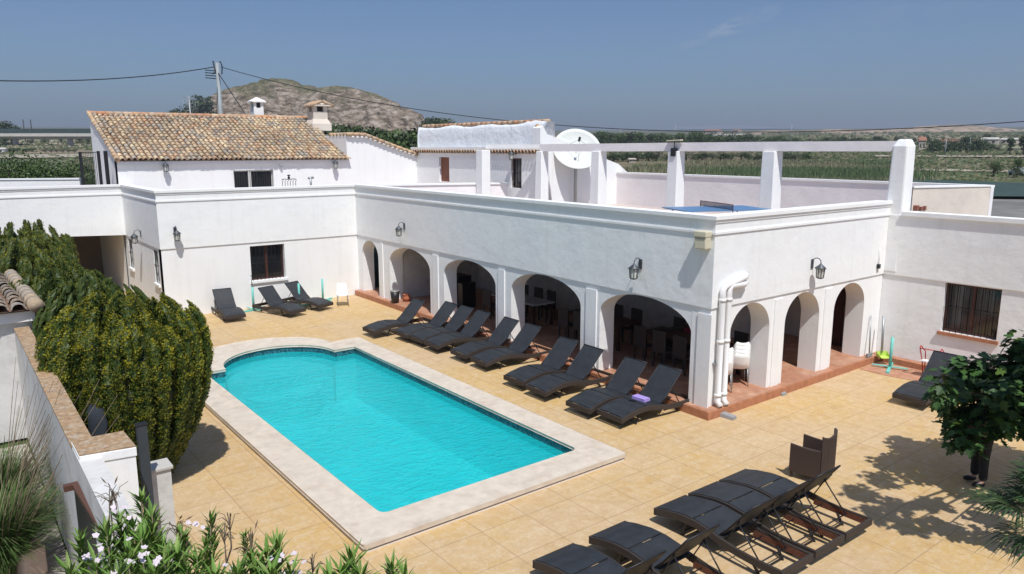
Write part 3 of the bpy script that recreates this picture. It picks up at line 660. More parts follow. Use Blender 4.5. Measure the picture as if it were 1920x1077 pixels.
# ================================================================== TERRACE WALLS
tw=MB(); 
c0=on_y(ay0,1156,323); qx=24.3
tp=[(c0.x,24.0),(24.6,9.6),(25.4,9.0)]
P0=on_y(24.02,1156,323);P1=on_x(24.35,1665,341);P2=on_x(24.35,1859,347);print('TW',P0,P1,P2);P3=Vector((21.75,9.72,0))
mb=MB(); mb.band([(P2.x,P2.y),(P1.x,P1.y),(P0.x,P0.y)],-.0,.22,3.3,P1.z-.07); o1=mb
far=thing('terrace_wall','long pinkish plastered wall along the far side of the roof terrace','wall',(P1.x,P1.y,3.5)); fo=(P1.x,P1.y,3.5)
o1.obj('wall',M['plaster_pink'],far,off=fo)
mb=MB(); mb.band([(P2.x,P2.y),(P1.x,P1.y),(P0.x,P0.y)],-.04,.26,P1.z-.07,P1.z); mb.obj('coping',M['plaster_smooth'],far,off=fo)
rw=thing('terrace_end_wall','stained beige end wall at the right corner of the roof terrace','wall',(P3.x,P3.y,4.2)); ro=(P3.x,P3.y,4.2)
d=(Vector((P2.x-P3.x,P2.y-P3.y,0))).normalized()
mb=MB(); mb.wall((P3.x,P3.y),(P2.x-.02,P2.y),.24,3.2,P2.z-.045); mb.obj('wall',M['plaster_old'],rw,off=ro)
mb=MB(); mb.band([(P3.x,P3.y),(P2.x,P2.y)],-.26,.03,P2.z-.045,P2.z); mb.obj('coping',M['plaster_smooth'],rw,off=ro)
mb=MB(); k=0
for k in range(9): mb.box(P3.x+.05+k*.16,P3.y-.13+U(-.03,.03)-.02*k,4.28,P3.x+.19+k*.16,P3.y-.02-.02*k,4.28+max(.03,.14-.018*k)*U(.7,1.1))
mb.obj('broken_bricks',M['brickred'],rw,off=ro)
# cross parapet
cpw=MB(); cpw.band([(13.6,28.25),(19.9,26.0)],-.12,.12,3.45,TOP-.08); cp=thing('cross_parapet','low white parapet between the two roof terraces','wall',(13.9,28.1,3.5)); co_=(13.9,28.1,3.5)
cpw.obj('wall',M['plaster_pink'],cp,off=co_); mb=MB(); mb.band([(13.6,28.25),(19.9,26.0)],-.17,.17,TOP-.08,TOP-.01); mb.obj('coping',M['plaster_smooth'],cp,off=co_)
# left background parapet
q0=G(-120,336,4.55);q1=G(150,334,4.55)
lp=thing('rear_parapet','low white parapet behind the carport roof at the left','wall',(q1.x,q1.y,3.5)); lo_=(q1.x,q1.y,3.5)
mb=MB(); mb.band([(q0.x,q0.y),(q1.x,q1.y)],-.1,.1,3.0,4.48); mb.obj('wall',M['plaster_smooth'],lp,off=lo_)
mb=MB(); mb.band([(q0.x,q0.y),(q1.x,q1.y)],-.14,.14,4.48,4.55); mb.obj('coping',M['plaster_smooth'],lp,off=lo_)
# ================================================================== PERGOLA
pg=thing('roof_pergola','white masonry pergola frame standing along the roof terrace','pergola',(21.5,10.2,3.5)); po=(21.5,10.2,3.5)
def pline(px,row_top): # beam centre line at z 6.18
    pass
B0=Vector((21.45,10.25)); B1=Vector((19.95,23.55))
def pl_at(px):
    # intersection of viewing direction with beam line (plan)
    d=ray(px,300); d=Vector((d.x,d.y)); e=B1-B0; det=d.x*(-e.y)+d.y*e.x
    t=(B0.x*(-e.y)+B0.y*e.x)/det; return Vector((d.x*t,d.y*t))
ztp=6.20
mb=MB(); st=pl_at(1700)
segs=[pl_at(1700),pl_at(1448),pl_at(1268),pl_at(1123),pl_at(1016)]
zz=[6.20,6.20,6.19,6.17,6.16]
for (a,b,za,zb_) in zip(segs,segs[1:],zz,zz[1:]): mb.bar((a.x,a.y,za-.15),(b.x,b.y,zb_-.15),.26,.29)
mb.obj('beam',M['plaster_pink'],pg,off=po)
def post(px,w,ztop,m='plaster_smooth',base=3.5,taper=.85):
    c=pl_at(px); mb=MB(); h=w/2; b=[(-h,-h),(h,-h),(h,h),(-h,h)]
    vs=[(c.x+x,c.y+y,base) for x,y in b]+[(c.x+x*taper+U(-.015,.015),c.y+y*taper+U(-.015,.015),ztop) for x,y in b]
    mb.add(vs,[(3,2,1,0),(4,5,6,7),(0,1,5,4),(1,2,6,5),(2,3,7,6),(3,0,4,7)]); mb.obj('post',M[m],pg,off=po,bevel=.02)
post(1448,.50,5.90); post(1268,.48,5.90); post(1123,.48,5.88); post(1016,.42,5.87)
# tall corner post
mb=MB(); c=Vector((21.42,9.95)); h=.27
vs=[(c.x-h,c.y-h,2.55),(c.x+h,c.y-h,2.55),(c.x+h,c.y+h,2.55),(c.x-h,c.y+h,2.55),(c.x-h*.7,c.y-h*.8,6.05),(c.x+h*1.1,c.y-h*.8,6.05),(c.x+h*1.1,c.y+h*.8,6.05),(c.x-h*.7,c.y+h*.8,6.05),(c.x-h*.3,c.y-h*.5,6.24),(c.x+h*.9,c.y-h*.5,6.24),(c.x+h*.9,c.y+h*.5,6.24),(c.x-h*.3,c.y+h*.5,6.24)]
mb.add(vs,[(3,2,1,0),(8,9,10,11)]+[(r_*4+i,r_*4+(i+1)%4,r_*4+4+(i+1)%4,r_*4+4+i) for r_ in (0,1) for i in range(4)]); mb.obj('post',M['plaster'],pg,off=po,bevel=.05)
c=Vector((G(905,346,4.5).x+.25,G(905,346,4.5).y+.3))
pg2=thing('terrace_post','square white post standing alone in front of the annex','post',(c.x,c.y,3.5))
mb=MB(); mb.box(-.22,-.22,0,.22,.22,2.42); mb.obj('post',M['plaster_smooth'],pg2,bevel=.02)
mb=MB(); mb.bar((.2,0,2.56),(pl_at(1016).x-c.x,pl_at(1016).y-c.y,2.56),.2,.16); mb.obj('beam',M['plaster_smooth'],pg2)
# ================================================================== small fittings
def lantern_proto(loc,rz,label,group='wall lanterns'):
    "wall at +Y side of local frame; lamp projects to -Y"
    t=thing('wall_lantern',label,'lantern',loc,rz,group); t.scale=(1.0,1.0,1.0)
    mb=MB(); mb.box(-.05,-.02,-.10,.05,0,.14); mb.obj('backplate',M['lamp_pewter'],t,bevel=.005)
    mb=MB(); mb.tube([(0,-.02,.02)]+[(0,-.13+.11*math.cos(a),.08+.10*math.sin(a)) for a in [PI*k/8 for k in range(9)]]+[(0,-.24,.03)],.012,6); mb.obj('bracket',M['lamp_pewter'],t)
    mb=MB(); mb.lathe([(.01,.07),(.035,.03),(.12,-.04),(.145,-.07),(.11,-.075)],(0,-.24,0),10); mb.obj('cap',M['lamp_pewter'],t)
    mb=MB(); mb.lathe([(.105,-.075),(.085,-.29)],(0,-.24,0),8,None,False); g=mb.obj('glass',M['lamp_glass'],t)
    mb=MB()
    for k in range(8):
        a=2*PI*k/8; mb.tube([(.11*math.cos(a),-.24+.11*math.sin(a),-.07),(.09*math.cos(a),-.24+.09*math.sin(a),-.30)],.009,5)
    mb.lathe([(.085,-.30),(.085,-.315),(.03,-.335)],(0,-.24,0),10); mb.obj('cage',M['lamp_pewter'],t)
    return t
L0=lantern_proto((6.72,28.06,3.12),0,'pewter wall lantern on the end wall, left of the barred window')
dup(L0,(6.185,30.9,2.78),-PI/2,'pewter wall lantern on the shaded side wall above the conifers')
q=WA(13.91,-.04,3.16); dup(L0,(q.x,q.y,q.z),-PI/2+.018,'wall lantern above the second arch from the far corner')
q=WA(2.12,-.04,3.22); dup(L0,(q.x,q.y,q.z),-PI/2+.018,'wall lantern above the nearest big arch facing the pool')
dup(L0,(17.35,10.04,3.12),0,'wall lantern above the middle arch of the short end wall')
q=on_y(33.89,309,312); dup(L0,(q.x,33.99,q.z+.1),0,'small lantern on the farmhouse wall, left end under the eave')
q=on_y(33.89,627,307); dup(L0,(q.x,33.99,q.z+.1),0,'small lantern on the farmhouse wall near the raised side block')
q=on_x(ax,967,290); dup(L0,(ax-.005,q.y,q.z+.1),-PI/2,'small lantern above the barred slit window of the annex')
q=on_y(33.9,527,312); mb=MB(); mb.lathe([(.04,0),(.06,.06),(.045,.12)],(0,-.1,0),10); mb.box(-.02,-.1,.04,.02,.0,.08); t=tag(mb.obj('security_camera',M['grey_metal']),'small round grey camera on the farmhouse wall beside the window','camera'); t.location=(q.x,33.99,q.z-.04)
# meter box
q=WA(.2,0,0); t=thing('wall_box','cream plastic alarm box under the cornice near the arcade corner','box',(q.x,q.y,3.82),0)
mb=MB(); mb.box(-.24,-.15,0,-.035,.17,.36); mb.obj('case',M['cream_plastic'],t,bevel=.03); mb=MB(); mb.box(-.262,-.16,.27,-.03,.18,.40); mb.obj('lid',M['cream_plastic'],t,bevel=.02); mb=MB(); mb.box(-.25,-.12,.235,-.06,.14,.25); mb.obj('slot',M['concrete'],t)
t=thing('wall_sensor','thin white aerial with small black sensor on the end wall','sensor',(20.75,10.04,2.75)); mb=MB(); mb.tube([(0,-.03,.05),(0,-.03,.52)],.01,6); mb.obj('aerial',M['pvc'],t); mb=MB(); mb.box(-.05,-.07,-.06,.05,0,.06); mb.tube([(0,-.03,-.06),(-.01,-.03,-.16)],.008,6); mb.obj('sensor_body',M['black_plastic'],t,bevel=.01)
# drainpipes
def pipe(dx,dy,u_out,zb,label):
    t=thing('drainpipe',label,'pipe',(A0.x+dx,A0.y-dy,0.2)); x,y=A0.x+dx,A0.y-dy
    mb=MB(); ztop=3.0
    pts=[(0,-.10,.04),(0,0,.14),(0,0,ztop-.42),(0,0,ztop-.3),(.06,0,ztop-.22),(u_out-.1,0,ztop-.14+zb),(u_out,.04,ztop-.12+zb),(u_out+.02,dy,ztop-.10+zb)]
    mb.tube(pts,.072,12); mb.obj('pipe',M['pvc'],t)
    for z in (.25,1.5,2.45): mb=MB(); mb.tube([(0,0,z),(0,0,z+.07)],.084,12); mb.obj('collar',M['pvc'],t)
    mb=MB(); mb.box(-.09,0.0,1.0,.09,dy-.002,1.03); mb.obj('bracket',M['grey_metal'],t)
pipe(.22,.13,.88,.06,'white drainpipe at the arcade corner, outer one of the pair')
pipe(.43,.14,.64,-.1,'white drainpipe of the corner pair, the one nearer the small arches')
# grey drain blocks
for (px0,py0,px1,py1,l) in ((1343,777,1378,787,'grey concrete block on the paving below the drainpipes'),(1457,737,1471,742,'small grey concrete block beside the terracotta step')):
    a=G(px0,py0);b=G(px1,py1); d=(b-a).normalized(); L=(b-a).length; t=thing('concrete_block',l,'block',a,math.atan2(d.y,d.x))
    mb=MB(); mb.add([(0,-.09,0),(L,-.10,0),(L,.1,0),(0,.12,0),(.01,-.08,.10),(L,-.08,.07),(L-.02,.08,.07),(.01,.1,.11)],[(3,2,1,0),(4,5,6,7),(0,1,5,4),(1,2,6,5),(2,3,7,6),(3,0,4,7)]); mb.obj('block',M['concrete'],t,bevel=.012)
# bin and pot
p=G(741,568,.2); t=thing('waste_bin','black plastic bin standing on the terracotta step','bin',p); mb=MB(); mb.lathe([(.14,0),(.18,.44),(.17,.44),(.13,.04)],(0,0,0),20); mb.obj('bin_body',M['black_plastic'],t); mb=MB(); mb.lathe([(.185,.44),(.195,.47),(.16,.48)],(0,0,0),20); mb.obj('rim',M['grey_metal'],t)
p=G(757,566,.2)+Vector((.12,0,0)); t=thing('clay_pot','round terracotta pot beside the black bin','pot',p); mb=MB(); mb.lathe([(.08,0),(.15,.09),(.16,.16),(.11,.25),(.14,.27),(.13,.28),(.09,.25)],(0,0,0),18); mb.obj('pot_body',M['clay'],t)
# porch furniture -------------------------------------------------
q=WA(12.9,1.6,0); t=thing('drinks_fridge','tall black fridge inside the second arch','fridge',(q.x,q.y,.2)); mb=MB(); mb.box(-.35,-.4,0,.35,.4,1.15); mb.box(-.3,-.75,0,.3,-.42,.95); mb.obj('cabinet',M['black_plastic'],t,bevel=.02); mb=MB(); mb.box(-.37,-.35,.1,-.352,.35,1.1); mb.obj('door',M['black_metal'],t)
def dark_table(u,w,L,label,rz=0,h=.78,name='porch_table',m='wood_dark'):
    q=WA(u,w,0); t=thing(name,label,'table',(q.x,q.y,.2),0); mb=MB(); mb.box(-.45,-L/2,h-.05,.45,L/2,h); mb.obj('table_top',M[m],t,bevel=.01)
    for sx in (-.38,.38):
        for sy in (-L/2+.1,L/2-.1):
            mb=MB(); mb.box(sx-.04,sy-.04,0,sx+.04,sy+.04,h-.052); mb.obj('leg',M['wood_dark'],t)
    return t
dark_table(9.6,2.0,2.6,'long dark table with a pale edge under the third arch',m='plaster_grey'); dark_table(2.4,2.3,2.8,'long dark dining table inside the nearest big arch'); dark_table(5.8,2.2,2.4,'dark table in the shade of the fourth arch')
def chair_proto(loc,rz,label):
    t=thing('dining_chair',label,'chair',loc,rz,'dark chairs at the porch tables')
    mb=MB(); mb.box(-.22,-.22,.42,.22,.22,.47); mb.obj('seat',M['wicker'],t,bevel=.01)
    mb=MB(); mb.box(.18,-.22,.47,.22,.22,1.02); mb.obj('backrest',M['wicker'],t,bevel=.01)
    for x in (-.19,.19):
        for y in (-.19,.19):
            mb=MB(); mb.box(x-.02,y-.02,0,x+.02,y+.02,.419); mb.obj('leg',M['wicker'],t)
    return t
dc=None; k=0
NM={2.4:'nearest big arch',5.8:'fourth arch',9.6:'third arch'}
ORD=['near','second','third','far']
for uc,wc,us in ((2.4,2.3,(1.4,2.1,2.8,3.5)),(5.8,2.2,(5.1,5.9,6.6)),(9.6,2.0,(8.9,9.6,10.4))):
    for side in (1,-1):
        for i,u in enumerate(us):
            q=WA(u,wc+side*.62,0); lb='%s dark chair on the %s side of the table under the %s'%(ORD[i] if i<len(us)-1 else 'far','wall' if side>0 else 'pool',NM[uc])
            if dc is None: dc=chair_proto((q.x,q.y,.2),0,lb)
            else: dup(dc,(q.x,q.y,.2),0 if side>0 else PI,lb)
t=thing('garden_sofa','dark sofa with red and green cushions inside the first small arch','sofa',(16.6,12.9,.2)); mb=MB(); mb.box(-1,-.4,.1,1,.4,.42); mb.obj('seat',M['wicker'],t,bevel=.04); mb=MB(); mb.box(-1,.4,.1,1,.55,.85); mb.obj('backrest',M['wicker'],t,bevel=.04)
mb=MB(); mb.box(-.2,.1,.43,.35,.38,.80); mb.obj('cushion',M['cushion_red'],t,bevel=.06); mb=MB(); mb.box(.4,.1,.43,.9,.38,.86); mb.obj('cushion',M['cushion_green'],t,bevel=.06)
# ================================================================== SUN LOUNGERS
def zr(s): 
    K=[(0,.27),(.25,.335),(.55,.385),(.8,.39),(1.05,.36),(1.3,.31),(1.6,.27),(1.9,.26),(2.3,.27)]
    for (a,x),(b,y) in zip(K,K[1:]):
        if a<=s<=b: t=(s-a)/(b-a); t=t*t*(3-2*t)*.35+t*.65; return x+(y-x)*t
    return .27
LL=2.30; LW=.37
def lounger_proto(loc,rz,label,group,P=None):
    t=thing('sun_lounger',label,'sun lounger',loc,rz,group)
    ns=26
    def strip(mb,y0,y1,s0,s1,top,bot,n=ns):
        vs=[];fs=[]
        for i in range(n+1):
            s=s0+(s1-s0)*i/n; z=zr(s); vs+=[(s,y0,z+bot),(s,y1,z+bot),(s,y1,z+top),(s,y0,z+top)]
        for i in range(n):
            for k in range(4): fs.append((4*i+k,4*i+4+k,4*i+4+(k+1)%4,4*i+(k+1)%4))
        fs+=[(0,1,2,3),(4*n+3,4*n+2,4*n+1,4*n)]; mb.add(vs,fs)
    for sy in (-1,1):
        mb=MB(); strip(mb,sy*LW-.022,sy*LW+.022,0,LL,.0,-.115); mb.obj('side_rail',M['wicker'],t,bevel=.006)
    mb=MB(); mb.box(-.02,-LW-.022,zr(0)-.115,.02,LW+.022,zr(0)+.004); mb.obj('foot_rail',M['wicker'],t,bevel=.006)
    mb=MB(); mb.box(LL-.02,-LW-.022,zr(LL)-.115,LL+.022,LW+.022,zr(LL)+.002); mb.obj('head_rail',M['wicker'],t,bevel=.006)
    mb=MB(); strip(mb,-LW+.01,LW-.01,.03,.735,.012,-.006,12); mb.obj('leg_panel',M['sling'],t)
    mb=MB(); strip(mb,-LW+.01,LW-.01,.765,1.30,.012,-.006,10); mb.obj('seat_panel',M['sling'],t)
    # backrest
    mb=MB(); P=P or [(1.24,zr(1.24)+.02),(1.40,.46),(1.60,.66),(1.80,.86),(1.93,.985)]; vs=[];fs=[]
    for x,z in P: vs+=[(x,-LW+.03,z),(x,LW-.03,z),(x+.008,LW-.03,z-.014),(x+.008,-LW+.03,z-.014)]
    for i in range(len(P)-1):
        for k in range(4): fs.append((4*i+k,4*i+(k+1)%4,4*i+4+(k+1)%4,4*i+4+k))
    mb.add(vs,fs); b=mb.obj('backrest',M['sling_back'],t)
    mb=MB()
    for sy in (-1,1): mb.tube([(x,sy*(LW-.025),z) for x,z in P],.014,6)
    mb.tube([(P[-1][0],-LW+.025,P[-1][1]),(P[-1][0],LW-.025,P[-1][1])],.014,6); mb.obj('back_frame',M['black_metal'],b)
    mb=MB()
    for sy in (-1,1):
        y=sy*(LW-.05); mb.tube([(P[2][0],y,P[2][1]),(1.92,y,zr(1.9)-.06)],.012,6); mb.tube([(1.30,y,.22),(P[2][0]+.04,y,P[2][1]+.02)],.010,6)
    mb.tube([(1.92,-LW+.05,zr(1.9)-.06),(1.92,LW-.05,zr(1.9)-.06)],.012,6); mb.tube([(1.5,-LW,.2),(1.5,LW,.2)],.01,6); mb.obj('back_strut',M['black_metal'],t)
    for sy in (-1,1): mb=MB(); mb.box(1.35,sy*(LW-.026)-.003,.14,LL-.03,sy*(LW-.026)+.003,.235); mb.obj('inner_band',M['rust'],t)
    for x0,x1 in ((.62,.50),(1.78,1.90)):
        for sy in (-1,1):
            mb=MB(); mb.bar((x0,sy*(LW-.05),zr(x0)-.1),(x1,sy*(LW-.07),0.0),.03,.03); mb.obj('leg',M['black_metal'],t)
        mb=MB(); mb.tube([(x1,-LW+.07,.05),(x1,LW-.07,.05)],.012,6); mb.obj('leg_bar',M['black_metal'],t)
    return t
rowA=[('a',(670,610),(697,622),(793,557)),('b',(743,616),(768,625),(855,563)),('b2',(768,624),(791,635),(887,572)),('c',(791,636),(816,649),(915,587)),('d',(841,651.4),(874,667),(978,598)),('e',(877,668),(916,682.6),(1025,616)),
 ('f',(937,702),(980,717),(1078,633)),('g',(983,718),(1023,741),(1135,653)),('h',(1059,749.5),(1103,767.6),(1222,676)),('i',(1116,765),(1173,789),(1273,687))]
gA='dark loungers in a row between pool and arches'
Y0=[21.30,20.20,19.42,18.55,17.2,16.2,14.3,13.35,11.85,11.0]
X0=[10.70,11.28,11.34,11.34,11.42,11.42,11.16,11.10,11.10,11.26]
AN=[.02,.03,.0,-.02,.0,-.02,.03,.0,.02,-.02]
LB=['lounger farthest along the pool row, standing apart nearest the black bin','first lounger of the tight group, just beyond the lone far one','lounger in the tight group between two others, in front of the third arch pier','nearest lounger of the tight far group of three',
 'far lounger of the pair in front of the fourth arch','near lounger of the pair in front of the fourth arch pier','far lounger of the pair halfway along, behind a gap in the row','near lounger of the pair halfway along, beside the big arch pier','lounger in the nearest big arch pair, beside the one with the towel','lounger nearest the terracotta corner step, with a lilac towel on it']
proto=None
for i in range(10):
    if proto is None: proto=lounger_proto((X0[i],Y0[i],0),AN[i],'dark '+LB[i],gA)
    else: dup(proto,(X0[i],Y0[i],0),AN[i],'dark '+LB[i],gA)
gC='dark loungers against the end wall'
for (x,y,a,l) in ((7.98,26.05,1.50,'dark lounger by the end wall, nearest the conifers'),(10.05,25.55,1.87,'dark lounger under the barred window of the end wall'),(11.32,25.95,1.95,'dark lounger by the end wall, nearest the white chair')):
    dup(proto,(x,y,0),a,l,gC,scale=.93)
gN='dark loungers in the foreground with heads away from the pool'
for (x,l) in ((6.55,'foreground lounger cut by the lower edge, nearest the pool corner'),(7.64,'foreground lounger standing alone between the cut one and the block of three'),(9.09,'foreground lounger on the pool side of the block of three'),(9.95,'middle lounger of the foreground block of three'),(10.78,'foreground lounger of the block of three beside the wicker armchair')):
    if x<7: nproto=lounger_proto((x,7.44,0),-PI/2,l,gN,[(1.24,zr(1.24)+.02),(1.37,.48),(1.51,.66),(1.65,.83),(1.75,.965)])
    else: dup(nproto,(x,7.44,0),-PI/2+U(-.015,.015),l,gN)
a=G(1672,735,.3); dup(proto,(17.62,7.50,0),.0,'single dark lounger by the side wing wall behind the fig tree','dark loungers against the end wall')
bpy.data.objects  # (group of the single one set below)
for o in S.objects:
    if o.get('label','').startswith('single dark lounger'): del o['group']
# towel + sandals on the last A lounger
t=thing('folded_towel','lilac folded towel lying on the lounger nearest the corner step','towel',(12.22,10.98,.385),.05)
mb=MB(); mb.box(-.10,-.19,0,.11,.19,.055); mb.box(-.10,-.19,.057,.10,.185,.085); mb.obj('towel_cloth',M['lilac'],t,bevel=.022)
t=thing('sunglasses','small dark sunglasses lying on the towel lounger','sunglasses',(11.98,11.02,.405),.3); mb=MB(); mb.box(-.03,-.08,0,.03,-.01,.02); mb.box(-.03,.01,0,.03,.08,.02); mb.tube([(0,-.02,.015),(0,.02,.015)],.005,5); mb.obj('lenses',M['glass_dark'],t); 
# ================================================================== wicker armchair
a=G(1476,893);b=G(1562,895)
t=thing('wicker_armchair','brown wicker armchair with curved back standing behind the foreground loungers','armchair',(12.38,6.87,0),PI+.16)
def panel(mb,pts,th):
    "vertical curved panel: pts (x,y,ztop) bottom .22"
    vs=[];fs=[]; n=len(pts)
    for i,(x,y,zt) in enumerate(pts):
        j0=max(i-1,0);j1=min(i+1,n-1); dx,dy=pts[j1][0]-pts[j0][0],pts[j1][1]-pts[j0][1]; l=math.hypot(dx,dy); nx,ny=-dy/l*th/2,dx/l*th/2
        vs+=[(x-nx,y-ny,.12),(x+nx,y+ny,.12),(x+nx,y+ny,zt),(x-nx,y-ny,zt)]
    for i in range(n-1):
        for k in range(4): fs.append((4*i+k,4*i+4+k,4*i+4+(k+1)%4,4*i+(k+1)%4))
    fs+=[(0,1,2,3),(4*n-1,4*n-2,4*n-3,4*n-4)]; mb.add(vs,fs)
mb=MB(); panel(mb,[(-.30,-.30,.66),(-.30,-.1,.64),(-.30,.1,.63),(-.30,.26,.65)],.04); mb.obj('armrest',M['wicker_brown'],t,bevel=.008)
mb=MB(); panel(mb,[(.30,-.30,.66),(.30,-.1,.64),(.30,.1,.63),(.30,.26,.65)],.04); mb.obj('armrest',M['wicker_brown'],t,bevel=.008)
mb=MB(); panel(mb,[(-.30,.262,.93),(-.27,.30,.91),(-.14,.325,.87),(0,.33,.86),(.14,.325,.87),(.27,.30,.91),(.30,.262,.93)],.045); mb.obj('backrest',M['wicker_brown'],t,bevel=.008)
mb=MB(); mb.box(-.28,-.29,.16,.28,.30,.42); mb.obj('seat',M['wicker_brown'],t,bevel=.01)
for x in (-.28,.28):
    for y in (-.26,.26): mb=MB(); mb.box(x-.02,y-.02,0,x+.02,y+.02,.158); mb.obj('leg',M['wicker_brown'],t)
# ================================================================== plastic chairs
def plastic_chair(loc,rz,label,group=None):
    t=thing('plastic_chair',label,'chair',loc,rz,group)
    mb=MB(); n=8; vs=[];fs=[]
    prof=[(-.22,.44),(-.05,.43),(.12,.43),(.20,.47),(.24,.60),(.27,.74),(.29,.84)]
    wid=[.19,.22,.22,.21,.21,.20,.14]
    for (y,z),w in zip(prof,wid):
        for k in range(n+1):
            u=-1+2*k/n; vs.append((u*w,y-.05*(u*u)*(1 if z>.46 else 0),z+.02*u*u))
    for i in range(len(prof)-1):
        for k in range(n): fs.append((i*(n+1)+k,i*(n+1)+k+1,(i+1)*(n+1)+k+1,(i+1)*(n+1)+k))
    mb.add(vs,fs,None,True); o=mb.obj('shell',M['plastic_white'],t); s=o.modifiers.new('t','SOLIDIFY'); s.thickness=.018
    for x in (-.18,.18):
        for y,y2 in ((-.17,-.20),(.16,.22)): mb=MB(); mb.tube([(x,y,.43),(x*1.12,y2,.0)],.012,6); mb.obj('leg',M['grey_metal'],t)
    return t
pc=plastic_chair((12.18,26.35,0),-.35,'white plastic chair with metal legs by the corner of the end wall')
a=G(1393,735,.2);b=G(1366,742,.2)
st=['bottom','second','third','top']
for nm,c,rz in (('right',G(1397,722,.2)+Vector((-.05,.18,0)),PI-.75),('left',G(1372,735,.2)+Vector((-.12,.25,0)),PI-.6)):
    for k in range(4): dup(pc,(c.x+.035*k,c.y+.02*k,.2+.085*k),rz,'white plastic chair, %s of its stack, %s stack under the first small arch'%(st[k],nm),'stacked white chairs in the small arch')
# ================================================================== parasol bases
def base_proto(loc,rz,label,h=.9,tip=None):
    t=thing('parasol_base',label,'parasol stand',loc,rz,'turquoise parasol stands without canopies')
    mb=MB()
    mb.bar((-.55,0,.03),(.55,0,.03),.08,.06); mb.obj('foot_bar',M['teal'],t)
    mb=MB(); mb.bar((0,-.45,.07),(0,.45,.07),.08,.018); mb.obj('foot_bar',M['teal'],t)
    mb=MB(); mb.tube([(0,0,.05),(0,0,h)],.042,10); mb.obj('tube',M['teal'],t)
    return t
p=G(1668,692); pb=base_proto((p.x,p.y,0),.35,'turquoise parasol stand in the corner by the broom')
p=G(470,580); c=dup(pb,(p.x,p.y-.35,0),.2,'turquoise parasol stand with grey pole stub between two end wall loungers')
p=G(600,563); dup(pb,(p.x,p.y-.3,0),.5,'turquoise parasol stand between lounger and white chair at the end wall')
p=G(562,575); dup(pb,(p.x,p.y,0),.1,'turquoise parasol stand half hidden behind the loungers under the window')
p=G(470,580); t=thing('umbrella_pole','thin grey umbrella pole stub standing in a turquoise base by the end wall','pole',(p.x,p.y-.35,.9)); mb=MB(); mb.tube([(0,0,0),(-.02,0,.42)],.018,8); mb.lathe([(.026,.42),(.02,.46)],(-.02,0,0),8); mb.obj('tube',M['grey_metal'],t)
# broom and dustpan
p=G(1632,672,.2); t=thing('broom','grey broom leaning in the corner beside the dustpan','broom',(20.45,9.95,.2)); mb=MB(); mb.tube([(0,-.05,.06),(.16,.08,1.15)],.02,8); mb.obj('handle',M['grey_metal'],t); mb=MB(); mb.box(-.14,-.08,0,.14,-.02,.12); mb.obj('brush',M['concrete'],t,bevel=.01)
t=thing('dustpan','lime green dustpan with a long grey handle leaning on the wall','dustpan',(20.72,9.62,.2),-.5); mb=MB(); mb.tube([(0,.10,.12),(.06,.24,1.15)],.034,8); mb.obj('handle',M['grey_metal'],t)
mb=MB(); mb.add([(-.15,-.12,0),(.15,-.12,0),(.15,.12,.02),(-.15,.12,.02),(-.15,-.12,.02),(.15,-.12,.02),(.17,.12,.16),(-.17,.12,.16)],[(0,1,2,3),(3,2,6,7),(0,3,7,4),(1,5,6,2),(4,5,1,0)]); mb.obj('pan',M['lime'],t)
# red folding chair behind lone lounger
p=G(1745,705); t=thing('folding_chair','red tubular folding chair by the side wing wall behind the lounger','chair',(20.45,8.25,.0),0.1)
mb=MB()
for y in (-.25,.25): mb.tube([(.25,y,0),(.1,y,.40),(-.18,y,.80),(-.12,y,.86),(.3,y,.62),(.38,y,0)],.014,6)
mb.tube([(-.18,-.25,.8),(-.18,.25,.8)],.014,6); mb.obj('frame',M['red_paint'],t); mb=MB(); mb.add([(.2,-.24,.42),(-.15,-.24,.45),(-.15,.24,.45),(.2,.24,.42)],[(0,1,2,3)]); o=mb.obj('seat',M['plastic_white'],t); o.modifiers.new('s','SOLIDIFY').thickness=.012
# ================================================================== roof terrace objects
pc_=G(1347,388,4.26); t=thing('ping_pong_table','blue table tennis table on the roof terrace','table',(18.3,13.75,3.5),math.radians(-22)); mb=MB(); mb.box(-1.37,-.76,.73,1.37,.76,.76); mb.obj('table_top',M['ppt'],t)
mb=MB(); mb.tube([(-.28-.0,-.90,.76),(-.28,-.90,.92)],.015,6)
t2=t
mb=MB(); 
for y in (-.9,.9): mb.tube([(0,y,.70),(0,y,.93)],.014,6)
mb.tube([(0,-.9,.92),(0,.9,.92)],.010,6); mb.tube([(0,-.9,.78),(0,.9,.78)],.010,6); nf=mb.obj('net_frame',M['wood_dark'],t); mb=MB(); mb.box(-.002,-.89,.79,.002,.89,.91); mb.obj('net',mat('net_mesh',(.12,.06,.08),.8,alpha=.45),t)
for x in (-1.1,1.1):
    for y in (-.6,.6): mb=MB(); mb.tube([(x,y,0),(x,y,.73)],.02,6); mb.obj('leg',M['black_metal'],t)
# dish
dc_=at_depth(1082,279,31.4); dd=Vector((-.46,-.72,.62)).normalized()
t=thing('satellite_dish','large off-white satellite dish on the roof terrace behind the pergola beam','satellite dish',(dc_.x,dc_.y,3.5))
q=dd.to_track_quat('Z','Y').to_matrix().to_4x4(); Mx=Matrix.Translation((0,0,dc_.z-3.5))@q
vs=[];fs=[];nr,na_=8,40; RD=1.03
for i in range(nr+1):
    r=RD*i/nr
    for k in range(na_): vs.append(Mx@Vector((r*math.cos(2*PI*k/na_),r*math.sin(2*PI*k/na_),.26*(i/nr)**2-.26)))
for i in range(nr):
    for k in range(na_): fs.append((i*na_+k,i*na_+(k+1)%na_,(i+1)*na_+(k+1)%na_,(i+1)*na_+k))
mb=MB(); mb.add(vs,fs,None,True); o=mb.obj('reflector',M['dish'],t); o.modifiers.new('s','SOLIDIFY').thickness=.02
mb=MB(); fe=Mx@Vector((0,0,.62))
